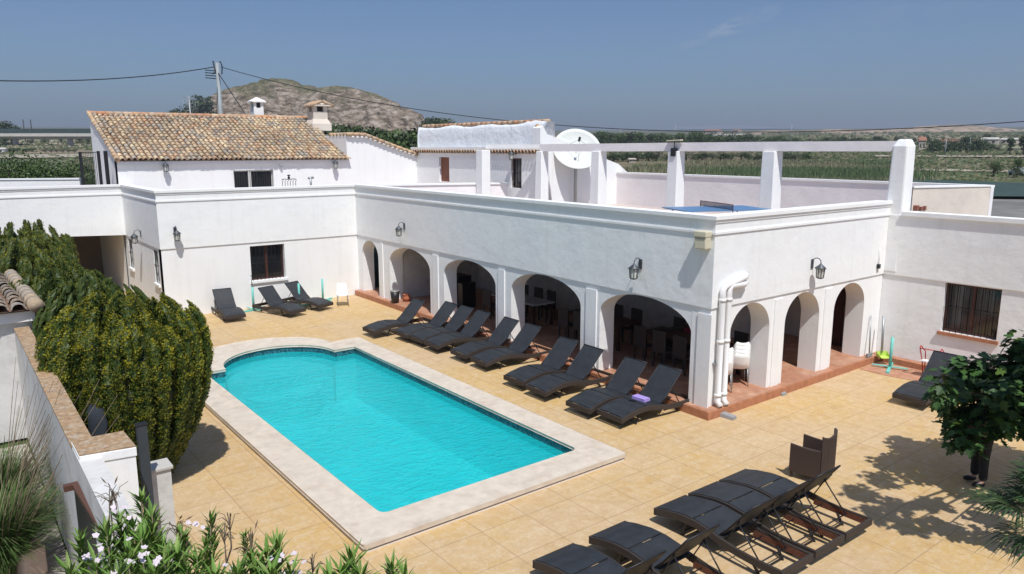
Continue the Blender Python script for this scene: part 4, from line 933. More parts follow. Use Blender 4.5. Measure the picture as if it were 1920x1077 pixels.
for k in range(3):
    a=2*PI*k/3+.6; mb.tube([Mx@Vector((.55*math.cos(a),.55*math.sin(a),-.18)),fe],.008,5)
mb.obj('feed_arm',M['grey_metal'],t); mb=MB(); mb.tube([Mx@Vector((0,0,.55)),Mx@Vector((0,0,.75))],.055,8); mb.obj('feed_horn',M['black_plastic'],t)
mb=MB(); mb.tube([(.12,.2,0),(.12,.2,dc_.z-3.5-.3),Mx@Vector((0,0,-.3))],.07,8); mb.obj('mast',M['grey_metal'],t)
# flood lamp on pergola
c=pl_at(1268); t=thing('flood_lamp','dark flood lamp under a small tan shade board on the pergola beam','lamp',(c.x-.16,c.y-.05,6.0)); mb=MB(); mb.box(-.10,-.10,-.28,.04,.10,.0); mb.tube([(-.03,0,0),(-.03,0,.24)],.015,6); mb.obj('lamp_body',M['black_plastic'],t,bevel=.01); mb=MB(); mb.bar((-.05,.28,.25),(-.05,-.32,.27),.16,.04); mb.obj('shade_board',M['cream_plastic'],t)
# railing gate at left of farmhouse
g0=on_y(34.6,147,285); g1=on_y(34.6,196,285)
t=thing('roof_gate','tall black iron gate at the left end of the farmhouse','gate',(g0.x,34.6,3.5)); w=g1.x-g0.x+.1; hh=g0.z-3.5
mb=MB(); mb.box(0,-.03,0,.10,.05,hh); mb.box(w*.63,-.03,0,w*.63+.11,.05,hh+.03); mb.box(w-.14,-.02,0,w,.05,hh+.03); mb.obj('gate_post',M['black_metal'],t)
mb=MB(); 
for k in range(9): x=.12+k*(w*.63-.12)/9; mb.bar((x,0,.1),(x,0,hh-.02),.014,.014)
mb.bar((.1,0,hh-.02),(w*.63,0,hh-.02),.04,.03); mb.bar((.1,0,.2),(w*.63,0,.2),.03,.03); mb.obj('bars',M['black_metal'],t)
# candelabra-like iron railing on terrace
p=at_depth(542,342,33.); t=thing('stair_railing','small black curly iron railing head on the terrace','railing',(p.x,p.y,p.z-.3)); mb=MB()
for k in range(6): x=-.3+k*.12; mb.tube([(x,0,0),(x,0,.34),(x+.05,0,.38)],.012,5)
mb.tube([(-.33,0,.42),(-.2,0,.44),(0,0,.42),(.2,0,.44),(.33,0,.42)],.018,6); mb.lathe([(.03,.44),(.07,.50),(.02,.56),(.09,.60),(.03,.63)],(0,0,0),8); mb.obj('ironwork',M['black_metal'],t)
p=at_depth(583,346,34.); t=thing('roof_vent','short grey T-shaped vent pipe on the terrace','vent',(p.x,p.y,p.z-.3)); mb=MB(); mb.tube([(0,0,0),(0,0,.58)],.05,8); mb.tube([(-.12,0,.58),(.14,0,.60)],.05,8); mb.obj('pipe',M['grey_metal'],t)
# ================================================================== LEFT FOREGROUND
# outbuilding
ob=thing('outbuilding','small whitewashed outbuilding with an old tiled roof at the left edge','building',(1.3,16.2,0)); oo=(1.3,16.2,0)
E1=G(70,580,2.75); E2=on_x(E1.x,-14,476)
EY=E1.y+.22; EX=E1.x-.1
mb=MB(); mb.box(-4,EY,0,EX,EY+.3,2.6); mb.box(EX-.3,EY+.3,0,EX-.01,25,2.6); mb.obj('wall',M['plaster_grey'],ob,off=oo)
mb=MB(); mb.box(-4,EY-.12,2.5,EX+.06,EY-.002,2.71); mb.box(EX,EY+.01,2.5,EX+.06,25,2.71); mb.obj('eave_course',M['plaster_smooth'],ob,off=oo)
tiled(ob,oo,(E1.x,E1.y,2.75),(-4.0,E1.y-.5,2.75),(E2.x,E2.y,E2.z),(-4.0,E2.y,E2.z),pitch=.30,exp=.5,cols=[(.30,.25,.20),(.27,.24,.21),(.35,.27,.20),(.31,.28,.25)],rad=.135)
mb=MB(); e=Vector((E1.x-.02,E1.y-.06,2.84)); r=Vector((E2.x-.02,E2.y,E2.z+.09)); d=(r-e).normalized(); s_=0
while s_<(r-e).length: mb.tube([e+d*s_,e+d*(s_+.62)],[.15,.13],10,True,random.choice([(.33,.27,.21),(.30,.27,.24),(.38,.29,.20)])); s_+=.56
mb.obj('verge_tiles',M['roof_tile'],ob,off=oo)
# boundary wall with capstone
bw=thing('boundary_wall','grey rendered boundary wall with a lichen brown stone top','wall',(1.15,12,0)); bo=(1.15,12,0)
mb=MB(); mb.prism([(1.04,8.0),(1.28,8.0),(1.31,EY-.01),(1.07,EY-.01)],0,2.36); mb.obj('wall',M['plaster_grey'],bw,off=bo)
mb=MB(); mb.prism([(1.035,10.2),(1.29,10.2),(1.33,EY-.13),(1.06,EY-.13)],2.362,2.40); mb.obj('capstone',M['capstone'],bw,off=bo,bevel=.01)
gp=thing('gate_pillar','large white gate pillar with a flat brown stone top','pillar',(1.36,10,0)); go=(1.36,10,0)
cz=2.42; a,b,c,e=G(148,856,cz),G(256,838,cz),G(232,809,cz),G(133,828,cz)
mb=MB(); k=.04; ce=(a+b+c+e)/4; inn=[(ce.x+(p.x-ce.x)*.95,ce.y+(p.y-ce.y)*.95) for p in (a,b,c,e)]
mb.prism(inn,0,cz-.12); mb.obj('shaft',M['plaster_smooth'],gp,off=go); mb=MB(); mb.prism([(p.x,p.y) for p in (a,b,c,e)],cz-.12,cz-.004); mb.obj('cap',M['plaster_smooth'],gp,off=go,bevel=.01)
mb=MB(); mb.prism([(ce.x+(p.x-ce.x)*.98,ce.y+(p.y-ce.y)*.98) for p in (a,b,c,e)],cz-.003,cz+.012); mb.obj('capstone',M['capstone'],gp,off=go)
p=G(263,800,2.5); t=thing('gate_post','slate grey steel post between the two white pillars','post',(p.x+.02,p.y+.05,0)); mb=MB(); mb.box(-.06,-.05,0,.06,.05,2.5); mb.obj('post',mat('slate_paint',(.035,.045,.055),.5),t,bevel=.008); mb=MB(); mb.box(-.066,-.056,2.501,.066,.056,2.52); mb.obj('cap',M['black_plastic'],t)
p=G(296,876,1.75); t=thing('small_pillar','small white pillar with a grey top next to the slate post','pillar',(p.x,p.y+.05,0)); mb=MB(); mb.box(-.14,-.14,0,.14,.14,1.72); mb.obj('shaft',M['plaster_grey'],t); mb=MB(); mb.box(-.17,-.17,1.722,.17,.17,1.77); mb.obj('cap',M['concrete_light'],t,bevel=.01)
# brown railed gate leaf seen from above
p0=G(140,905,2.0); p1=G(190,985,2.0); t=thing('garden_gate','dark gate leaf with a brown top rail beside the white pillar','gate',(p0.x,p0.y,0))
d=p1-p0; d=d/d.length; q1=p0+d*1.9
mb=MB(); mb.bar((0,0,1.97),(q1.x-p0.x,q1.y-p0.y,1.97),.07,.05); mb.box(-.12,-.04,1.92,.10,.05,1.99); mb.obj('top_rail',M['brown_metal'],t)
mb=MB(); mb.bar((0,0,1.0),(q1.x-p0.x,q1.y-p0.y,1.0),.03,1.85); mb.obj('panel',M['black_plastic'],t)
# netting bundle
p=G(145,755,2.0); t=thing('netting_bundle','crumpled dark netting hanging behind the boundary wall','netting',(p.x+.25,p.y,0)); mb=MB(); mb.lathe([(.04,.9),(.10,1.2),(.13,1.6),(.11,1.85),(.03,1.95)],(0,0,0),9)
mb.v=[(x+U(-.05,.05),y+U(-.05,.05),z) for x,y,z in mb.v]; mb.obj('net',M['net'],t)
# jerrycan, crates
p=G(62,1040,1.6); p=G(62,1085); t=thing('jerrycan','dusty pink plastic jerrycan at the lower left corner','canister',(p.x,p.y,.02),.5); mb=MB(); mb.box(-.17,-.11,0,.17,.11,.45); mb.obj('body',M['jerry'],t,bevel=.04); mb=MB(); mb.lathe([(.05,.45),(.05,.50),(.02,.52)],(-.08,0,0),10); mb.obj('lid',M['black_plastic'],t); mb=MB(); mb.tube([(.0,0,.44),(.03,0,.52),(.12,0,.52),(.14,0,.44)],.018,6); mb.obj('handle',M['jerry'],t)
mb=MB(); mb.prism([(-4,7.5),(1.03,7.5),(1.03,17.6),(-4,17.6)],-.02,.02); struct('planting_terrace',mb,mat('dusty_ground',(.42,.38,.33),1,var=.3,vs=6,bump=.03,bs=8))
# ornamental grass clump
for gi,(gx,gy,gl) in enumerate(((.32,13.4,'tall shaggy fountain grass clump by the outbuilding wall at the left edge'),(.25,11.9,'lower fountain grass clump in front, behind the jerrycan at the left edge'))):
  t=thing('fountain_grass',gl,'grass',(gx,gy,.02),0,'fountain grass at the left edge'); mb=MB()
  for k in range(2600):
      a=U(0,2*PI); r0=U(0,.25); L=U(.8,1.7); d=Vector((math.cos(a),math.sin(a),0)); lean=U(.25,1.); b=Vector((d.x*r0-.1,d.y*r0,0)); 
      g=U(.6,1.2); col=(.075*g,.13*g,.03*g) if R()<.86 else (.22*g,.20*g,.10*g); w=.012; s=Vector((-d.y,d.x,0))*w
      pts=[b+Vector((0,0,1))*L*tt*(1-.35*lean*tt)+d*(lean*L*tt*tt*.8) for tt in (0,.3,.6,.85,1)]
      pts[-1].z-=.1*lean
      vs=[]; 
      for i,p in enumerate(pts): ww=1-i/4.3; vs+=[p-s*ww,p+s*ww]
      mb.add(vs,[(2*i,2*i+1,2*i+3,2*i+2) for i in range(4)],col)
  mb.obj('blades',M['leaf'],t); mb=MB()
  for k in range(46):
      a=U(-2.6,1.2)+PI/3; L=U(1.6,2.9); b=Vector((U(-.1,.1),U(-.1,.1),.2)); d=Vector((math.cos(a)*U(.3,.8),math.sin(a)*U(.3,.8),1)).normalized()
      mb.tube([b,b+d*L*.5,b+d*L+Vector((0,0,-.08))],[.006,.005,.003],4,False,(.22,.17,.11)); 
  mb.obj('dry_stems',M['leaf'],t)
# ================================================================== CONIFERS
def conifer(loc,Rr,Hh,seed,label,green=0.,nper=150,dens=1.):
    random.seed(seed); t=thing('golden_conifer',label,'conifer',loc,0,'golden conifers in a row along the left side')
    K=[(0,.30),(.12,.48),(.3,.74),(.5,.92),(.7,1.),(.85,.97),(.95,.88),(1,.80)]
    def prof(h):
        for (a,x),(b,y) in zip(K,K[1:]):
            if a<=h<=b: return x+(y-x)*(h-a)/(b-a)
        return .3
    mb=MB(); core=MB()
    # rough inner mass
    vs=[];fs=[];nr,na_=12,26
    for i in range(nr+1):
        h=i/nr*.90
        for k in range(na_): r=Rr*prof(h)*(.84+U(-.07,.07))*(1 if i<nr-1 else .75 if i==nr-1 else .1); a=2*PI*k/na_; vs.append((r*math.cos(a),r*math.sin(a),max(.03,Hh*h*.94)))
    for i in range(nr):
        for k in range(na_): fs.append((i*na_+k,i*na_+(k+1)%na_,(i+1)*na_+(k+1)%na_,(i+1)*na_+k))
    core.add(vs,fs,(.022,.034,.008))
    # upright columns of foliage, knobbly with tufts, each ending in a pointed tip
    from mathutils import noise as nz_
    def column(a,fr,z0,z1,rad,dn):
        a0=a; ph=U(0,50); tone=U(.78,1.16); n=int((z1-z0)*dn); wob=U(-.07,.07); ttl=U(.16,.32)
        def axis(z):
            h=z/Hh; R0=Rr*prof(min(1,max(0,h)))*fr*(1-.06*max(0,(z-(z1-ttl))/ttl)); q=a0+wob*math.sin(z*2.3+ph); return R0*math.cos(q),R0*math.sin(q)
        def surf(th,z):
            tp=min(1,max(0,(z-(z1-ttl))/ttl)); cx,cy=axis(z); v=Vector((cx+math.cos(th)*rad,cy+math.sin(th)*rad,z))
            f=nz_.noise(v*8.5+Vector((ph,0,0)))*1.1+nz_.noise(v*19)*.7
            return cx,cy,max(.012,rad*(.92+.48*f)*(1-tp**1.8)**.7),f,tp
        nzs=max(6,int((z1-z0)/.05)); K_=8; vv=[]
        for i in range(nzs+1):
            z=z0+(z1-z0)*i/nzs
            for k in range(K_):
                th=2*PI*k/K_; cx,cy,r,f,tp=surf(th,z); vv.append((cx+(r*.66)*math.cos(th),cy+(r*.66)*math.sin(th),z))
        for i in range(nzs):
            h=(z0+(z1-z0)*i/nzs)/Hh
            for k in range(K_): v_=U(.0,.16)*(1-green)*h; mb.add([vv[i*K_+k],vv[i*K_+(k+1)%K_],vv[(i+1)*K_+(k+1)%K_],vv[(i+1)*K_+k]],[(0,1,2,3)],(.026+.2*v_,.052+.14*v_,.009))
        for q in range(n):
            z=z0+(z1-z0)*U(0,1)**.92; h=z/Hh; th=U(0,2*PI); cx,cy,r,f,tp=surf(th,z); o=Vector((math.cos(th),math.sin(th),0)); p=Vector((cx,cy,z))+o*r*U(.80,1.10)
            nrm=(o+Vector((0,0,.40+.5*tp))+rvec()*.30).normalized(); dr=(Vector((0,0,.8))+rvec()*.75+o*.6).normalized()
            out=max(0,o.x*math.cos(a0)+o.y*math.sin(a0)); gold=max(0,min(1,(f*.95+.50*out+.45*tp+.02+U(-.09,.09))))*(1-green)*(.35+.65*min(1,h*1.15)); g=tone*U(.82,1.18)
            leafquad(mb,p,nrm,dr,U(.017,.028),U(.026,.046),((.036+.225*gold)*g,(.070+.165*gold)*g,(.009+.003*gold)*g))
    dn=nper
    nc=int(2*PI*Rr/.19)
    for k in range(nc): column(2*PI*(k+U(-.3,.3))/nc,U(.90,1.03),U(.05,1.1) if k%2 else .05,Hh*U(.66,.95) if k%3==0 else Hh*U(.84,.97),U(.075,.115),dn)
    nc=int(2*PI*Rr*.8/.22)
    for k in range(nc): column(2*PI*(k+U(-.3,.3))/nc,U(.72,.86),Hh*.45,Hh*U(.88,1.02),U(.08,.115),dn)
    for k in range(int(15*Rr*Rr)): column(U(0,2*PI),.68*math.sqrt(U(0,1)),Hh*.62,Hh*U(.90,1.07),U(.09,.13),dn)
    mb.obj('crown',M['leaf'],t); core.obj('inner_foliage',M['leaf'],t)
    mb=MB(); mb.tube([(0,0,0),(0,0,.6)],[.12,.09],8); mb.obj('trunk',M['bark'],t)
    random.seed(seed+99); return t
conifer((2.50,14.3,0),1.34,3.38,11,'large golden green conifer nearest the pool, bulging beside the boundary wall',nper=900)
conifer((2.50,17.6,0),1.15,3.15,12,'golden conifer just behind the largest one',nper=34)
conifer((2.25,20.6,0),1.15,3.1,13,'greener conifer in the middle of the row',green=.45,nper=420)
conifer((2.7,23.3,0),1.0,2.7,14,'golden green conifer with lower crown facing the carport',green=.2,nper=320)
conifer((2.0,24.6,0),1.2,3.45,15,'tall golden conifer before the carport opening',nper=320)
conifer((2.35,29.,0),1.3,3.45,16,'farthest golden conifer at the left edge of the carport',nper=260)
conifer((1.7,29.8,0),1.2,3.35,17,'small golden conifer at the far left edge',nper=220)
random.seed(5)
# ================================================================== FIG TREE, PERSON, PALM
def fig_leaf(mb,p,nrm,dr,sz,col):
    s=nrm.cross(dr); s.normalize(); nrm=dr.cross(s)*-1
    out=[(0,-.5),(.22,-.42),(.5,-.18),(.30,-.05),(.52,.22),(.22,.18),(.13,.5),(0,.56),(-.13,.5),(-.22,.18),(-.52,.22),(-.30,-.05),(-.5,-.18),(-.22,-.42)]
    vs=[p]+[p+s*(a*sz)+dr*(b*sz)-nrm*(abs(a)*.12*sz) for a,b in out]
    n=len(out); mb.add(vs,[(0,1+i,1+(i+1)%n) for i in range(n)],col)
fc=G(2010,905,0); t=thing('fig_tree','dark green fig tree with broad lobed leaves at the right edge','tree',fc)
mb=MB(); mb.tube([(0,0,0),(.1,.0,.7),(.05,-.1,1.3)],[.13,.10,.08],8)
clusters=[]
CL=[(1750,745,1.35),(1770,700,1.3),(1800,690,1.25),(1790,740,1.2),(1840,700,1.2),(1760,775,1.35),(1830,740,1.1),(1870,690,1.1),(1900,670,1.1),(1880,720,1.0),(1910,740,1.),(1860,765,1.),(1900,770,1.),(1775,825,1.3),(1765,800,1.3),(1815,792,1.2),(1845,798,1.2),(1875,788,1.1),(1835,770,1.2),(1795,775,1.2),(1940,700,.9),(1960,760,.9),(1980,780,.9),(1945,660,1.),(1990,700,.8),(2030,760,.8),(1935,800,.9),(1830,765,1.1),(1875,745,1.),(1905,700,1.),(1850,700,1.),(1925,760,1.),(1860,740,1.3),(1925,700,1.3),(1880,655,1.35),(1800,720,1.5),(1735,730,1.3)]
bd=Vector((14.6,4.9,1.2)).dot(fw)
for (px,py,k_) in CL:
    px+=34
    dep=(Vector((14.6,4.9,1.2))-Vector((0,0,CH))).dot(fw)+U(-.7,.5)
    c=at_depth(px,py,dep)-fc; clusters.append(c)
    mb.tube([(.05,-.1,1.2),Vector((.05,-.1,1.2)).lerp(c,.5)+Vector((0,0,.12)),c],[.045,.025,.012],6)
def prj(p):
    v=p-Vector((0,0,CH)); z=v.dot(fw); return 960+F*v.dot(rt)/z
for (px,py) in ((1575,838),(1640,850),(1700,832),(1755,850),(1650,900),(1720,895),(1780,900),(1610,925),(1680,950),(1745,945),(1820,930),(1850,975),(1770,990),(1840,1010),(1890,950),(1900,1020),(1540,860),(1900,900),(1840,875),(1700,985),(1560,900),(1790,860),(1870,915),(1600,880),(1680,870),(1730,870),(1640,965)):
    g_=G(px,py)
    for hh in range(8,22):
        h=hh*.25; q=g_+Vector((-.40,-1,1.86))*(h/1.86)
        if prj(q)>2000: clusters.append(q-fc); mb.tube([(.05,-.1,1.2),Vector((.05,-.1,1.2)).lerp(q-fc,.6)+Vector((0,0,.2)),q-fc],[.05,.03,.012],6); break
mb.obj('trunk',M['bark'],t)
mb=MB()
for c in clusters:
    rr=.34 
    for q in range(75):
        v=rvec(); p=c+v*rr*U(.3,1.1); nrm=(v*.6+Vector((0,0,.8))+rvec()*.5).normalized(); dr=(v+Vector((0,0,-.35))+rvec()*.4).normalized()
        dr=(dr-nrm*dr.dot(nrm)).normalized(); g=U(.6,1.4); y=R()<.12
        fig_leaf(mb,p,nrm,dr,U(.13,.21),((.036 if not y else .075)*g,(.085 if not y else .13)*g,.018*g))
mb.obj('crown',M['leaf'],t)
# person: dark trousers visible under the fig
ft1=G(1845,916); ft2=G(1822,898)
pr=thing('person','person in black trousers and black shoes standing half hidden behind the fig leaves','person',((ft1.x+ft2.x)/2,(ft1.y+ft2.y)/2,0),math.atan2(ft1.y-ft2.y,ft1.x-ft2.x))
def skinned(name,verts,edges,rad,m,parent,sub=2):
    me=bpy.data.meshes.new(name); me.from_pydata(verts,edges,[]); me.materials.append(m); o=bpy.data.objects.new(name,me); S.collection.objects.link(o); o.parent=parent
    sk=o.modifiers.new('skin','SKIN'); sk.use_smooth_shade=True; sl=me.skin_vertices[0].data
    for i,r in enumerate(rad): sl[i].radius=(r,r) if not isinstance(r,tuple) else r
    sl[0].use_root=True; s=o.modifiers.new('sub','SUBSURF'); s.levels=sub; s.render_levels=sub; return o
# local frame: x across hips, facing -y
V=[(0,0,.96),(0,0,1.12),(0,.01,1.30),(0,.02,1.46),(0,.01,1.56),(0,-.01,1.63),(0,-.02,1.72),(0,-.01,1.80),
   (-.11,0,.90),(-.12,-.01,.50),(-.14,.0,.09),(-.14,-.13,.045),(.11,0,.90),(.12,-.01,.50),(.14,0,.09),(.14,-.13,.045),
   (-.20,.01,1.44),(-.25,.02,1.16),(-.16,-.22,1.10),(-.11,-.29,1.11),(.20,.01,1.44),(.25,.02,1.16),(.16,-.22,1.10),(.11,-.29,1.11),(0,-.115,1.70)]
Ed=[(0,1),(1,2),(2,3),(3,4),(4,5),(5,6),(6,7),(0,8),(8,9),(9,10),(10,11),(0,12),(12,13),(13,14),(14,15),(3,16),(16,17),(17,18),(18,19),(3,20),(20,21),(21,22),(22,23),(6,24)]
Rd=[(.15,.11),(.135,.10),(.15,.11),(.12,.09),.06,.065,.095,.075,.09,.06,.045,.035,.09,.06,.045,.035,.065,.048,.034,.026,.065,.048,.034,.026,.016]
fi=len(V)
for sx in (-1,1):
    w=19 if sx<0 else 23
    for k in range(4):
        a=(sx*(.13-.022*k),-.33,1.125-.006*abs(k-1)); b=(sx*(.125-.022*k),-.365,1.11); i=len(V); V+= [a,b]; Ed+=[(w,i),(i,i+1)]; Rd+=[.010,.008]
    i=len(V); V+=[(sx*.075,-.29,1.14),(sx*.06,-.32,1.15)]; Ed+=[(w,i),(i,i+1)]; Rd+=[.012,.010]
skinned('body',V,Ed,Rd,M['skin'],pr)
Vt=[(0,0,.98),(-.11,0,.88),(-.12,-.01,.50),(-.14,.0,.10),(.11,0,.88),(.12,-.01,.50),(.14,0,.10)]
skinned('trousers',Vt,[(0,1),(1,2),(2,3),(0,4),(4,5),(5,6)],[(.165,.125),.115,.085,.075,.115,.085,.075],M['trousers'],pr)
Vs=[(0,0,1.02),(0,.01,1.28),(0,.02,1.44),(-.2,.01,1.44),(-.25,.02,1.18),(-.185,-.16,1.12),(.2,.01,1.44),(.25,.02,1.18),(.185,-.16,1.12)]
skinned('shirt',Vs,[(0,1),(1,2),(2,3),(3,4),(4,5),(2,6),(6,7),(7,8)],[(.16,.12),(.165,.125),(.14,.10),.08,.06,.045,.08,.06,.045],M['shirt'],pr)
for sx in (-1,1): skinned('shoe',[(sx*.14,.04,.055),(sx*.14,-.08,.05),(sx*.145,-.19,.04)],[(0,1),(1,2)],[.055,.052,.042],M['shoe'],pr,1)
skinned('hair',[(0,.03,1.74),(0,.0,1.81),(0,-.05,1.82)],[(0,1),(1,2)],[.09,.075,.045],M['hair'],pr,1)
# palm: fan leaves hanging in from the right edge
pcn=at_depth(2005,995,8.0); t=thing('fan_palm','fan palm with narrow drooping leaflets at the lower right edge','palm',(pcn.x,pcn.y,0)); mb=MB(); mb.tube([(0,0,0),(.03,0,pcn.z*.5),(0,0,pcn.z)],[.16,.14,.13],10); mb.obj('trunk',M['bark'],t)
mb=MB(); cen=Vector((0,0,pcn.z)); st_=MB()
for f_ in range(44):
    a=2*PI*f_/34+U(-.1,.1); el=U(-.45,1.2); d=Vector((math.cos(a)*math.cos(el),math.sin(a)*math.cos(el),math.sin(el))); Lp=U(.35,.6); hub=cen+d*Lp
    st_.tube([cen,hub],[.015,.01],5,False,(.12,.16,.05)); side=d.cross(Vector((0,0,1))).normalized(); up_=side.cross(d)
    g=U(.7,1.2)
    for k in range(26):
        th=-1.35+2.7*k/25; dr=(d*math.cos(th)+side*math.sin(th)+up_*U(-.08,.08)).normalized(); Lf=U(.42,.6)*(1-.25*abs(th)/1.35)
        p1=hub+dr*Lf*.6; p2=hub+dr*Lf+Vector((0,0,-.14*U(.5,1.4))); w=up_.cross(dr).normalized()*.011
        c=(.035*g,.075*g,.022*g) if R()<.8 else (.08*g,.12*g,.04*g)
        mb.add([hub,p1-w,p1+w,p2],[(0,1,2),(1,3,2)],c)
mb.obj('fronds',M['leaf'],t); st_.obj('leaf_stalks',M['leaf'],t)
# ================================================================== OLEANDER (bottom)
def oleander(name,label,sprigs,flowers,dry,root):
    t=thing(name,label,'shrub',root); mb=MB(); sm=MB(); fl=MB()
    ro=Vector(root)
    for (px,py,dep,sz) in sprigs:
        c=at_depth(px,py,dep)-ro; base=Vector((c.x*.5,c.y*.5,.3))
        sm.tube([base,c.lerp(base,.5)+Vector((0,0,.15)),c],[.016,.010,.005],5,True,(.13,.11,.06))
        for k in range(80):
            h=U(0,.36)*sz; a=U(0,2*PI); op=U(.25,1.0); p=c-Vector((0,0,h)); d=Vector((math.cos(a)*op,math.sin(a)*op,U(.5,1.1))).normalized(); L=U(.11,.17)*sz
            s=d.cross(Vector((0,0,1))).normalized(); n=s.cross(d); g=U(.75,1.35); col=(.10*g,.19*g,.03*g) if R()<.75 else (.17*g,.24*g,.06*g)
            w=L*.075; m1=p+d*L*.45+n*.004; tip=p+d*L-Vector((0,0,.01)); mb.add([p,m1-s*w,m1+s*w,tip,m1-n*.004],[(0,1,4),(0,4,2),(1,3,4),(4,3,2)],col)
    for (px,py,dep) in flowers:
        c=at_depth(px,py,dep)-ro; fl=MB()
        for q in range(4):
            cc=c+rvec()*.07; nrm=(Vector((-.1,-.4,.9))+rvec()*.5).normalized(); x=nrm.cross(Vector((1,.2,0))).normalized(); y=nrm.cross(x); a0=U(0,1)
            for k in range(5):
                a=a0+2*PI*k/5; d=x*math.cos(a)+y*math.sin(a); s=nrm.cross(d); r=U(.016,.023)
                fl.add([cc,cc+d*r*.6-s*r*.42,cc+d*r+nrm*.003,cc+d*r*.6+s*r*.42],[(0,1,2,3)])
        fl.obj('flower_cluster',M['petal'],t)
    for (px,py,dep) in dry:
        c=at_depth(px,py,dep)-ro
        sm.tube([Vector((c.x*.6,c.y*.6,c.z-.7)),c-Vector((0,0,.2)),c],[.008,.006,.003],5,True,(.13,.10,.08))
        for k in range(9):
            d=(rvec()+Vector((0,0,.3))).normalized(); e_=c+d*U(.05,.13); sm.tube([c-Vector((0,0,U(0,.08))),c+d*.05,e_+Vector((0,0,-.03))],[.004,.003,.002],4,False,(.13,.10,.07))
            if R()<.5: leafquad(sm,e_,rvec(),d,.012,.07,(.16,.11,.075))
    sm.obj('stems',M['leaf'],t); mb.obj('leaves',M['leaf'],t)
    return t
sp=[(250,990,4.6,1.),(285,965,4.7,.9),(200,1000,4.5,1.),(150,1010,4.5,.9),(240,1040,4.3,1.),(180,1060,4.2,1.),(300,1030,4.4,1.),(330,1040,4.3,1.),(350,1070,4.2,1.),(290,1075,4.1,1.),(395,980,4.7,.8),(385,1020,4.5,.7),(130,1070,4.2,1.),(220,1080,4.,1.),(370,1050,4.3,.9),(460,1005,4.8,.5),(405,1085,4.,1.),(340,1000,4.6,.7),(265,1010,4.5,1.),(310,1060,4.2,1.),(265,940,4.8,.8),(225,975,4.6,.9),(285,1000,4.6,1.)]
flw=[(165,1025,4.3),(185,1040,4.2),(255,1030,4.2),(275,1045,4.1),(225,965,4.6),(365,985,4.7),(240,1075,4.),(270,1065,4.05)]
dr_=[(205,935,4.8),(215,925,4.8),(430,975,4.9),(330,985,4.7),(420,1000,4.7)]
g0_=at_depth(260,1150,4.4); oleander('oleander_bush','white flowering oleander bush at the lower left in front of the pillar',sp,flw,dr_,(g0_.x,g0_.y,0))
sp2=[(500,1040,4.3,1.),(520,1030,4.4,1.),(480,1065,4.2,1.),(545,1075,4.1,1.),(470,1050,4.3,.8),(510,1075,4.,1.1),(660,1050,4.3,1.),(640,1075,4.1,1.),(675,1080,4.,.9),(735,1068,4.3,.8),(760,1080,4.2,.9),(590,1080,4.1,.7),(445,1080,4.1,1.),(620,1085,4.,.9)]
g1_=at_depth(580,1180,4.3); oleander('oleander_bush','oleander shoots with a few white blossoms at the bottom centre edge',sp2,[(545,1052,4.2),(555,1060,4.2),(440,1062,4.2),(525,1060,4.2)],[(470,1020,4.5),(585,1055,4.3)],(g1_.x,g1_.y,0))
# ================================================================== POLE, CABLES, ANTENNA
pp=at_depth(408,130,48); pz0=terr(pp.x,pp.y)
t=thing('utility_pole','tall grey utility pole behind the tiled farmhouse roof','utility pole',(pp.x,pp.y,pz0)); hp=pp.z-pz0
mb=MB(); mb.tube([(0,0,0),(0,0,hp+.4)],[.22,.12],10); mb.obj('pole',M['pole'],t)
mb=MB(); mb.tube([(-.25,0,hp+.5),(-.15,0,hp-.2),(-.35,0,hp-.3)],.05,6); mb.tube([(.02,0,hp+.35),(.2,0,hp+.5),(.3,0,hp+.2),(.25,0,hp-.3)],.035,6)
for k in range(4): mb.tube([(-.8,0,hp-.1-.16*k),(-.1,0,hp-.12-.16*k)],.03,5)
mb.obj('insulator_bracket',M['black_metal'],t)
mb=MB(); mb.tube([(0,0,hp-.2),(-1.2,-.5,0)],.025,5); a=at_depth(465,222,44)-Vector((pp.x,pp.y,pz0)); mb.tube([(0,0,hp-.2),a],.03,5); mb.obj('guy_wire',M['cable'],t)
def cable(name,label,a,b,c,r):
    "parabola through three pixel/depth points"
    A,B,Cc=[at_depth(*p) for p in (a,b,c)]; mb=MB(); pts=[]
    tb=((B-A).xy.length)/((Cc-A).xy.length)
    sag=(B.z-(A.z+(Cc.z-A.z)*tb))/(tb*(1-tb))
    for i in range(41):
        t_=i/40; p=A.lerp(Cc,t_); p.z=A.z+(Cc.z-A.z)*t_+sag*t_*(1-t_); pts.append(p)
    mb.tube(pts,r,6); return tag(mb.obj(name,M['cable']),label,'cable')
cable('power_cable','long sagging black cable running from the pole to the right edge',(414,126,48),(1260,244,33.),(1960,225,30),.022)
cable('power_cable','black cable running from the pole to the left edge',(400,126,48),(170,150,40),(-60,150,34),.03)
p=at_depth(357,215,46); t=thing('tv_antenna','thin television antenna rising above the farmhouse ridge','antenna',(p.x,p.y,4)); h=p.z-4; mb=MB(); mb.tube([(0,0,0),(0,0,h+1.1)],.03,6); mb.obj('mast',M['grey_metal'],t); mb=MB()
for k in range(5): mb.tube([(-.35,0,h+.2+k*.2),(.35,0,h+.28+k*.2)],.015,5)
for k in range(6): x=-.35+.14*k; mb.tube([(x,-.1,h+.15),(x,.1,h+1.05)],.01,5)
mb.obj('aerial_rods',M['grey_metal'],t)
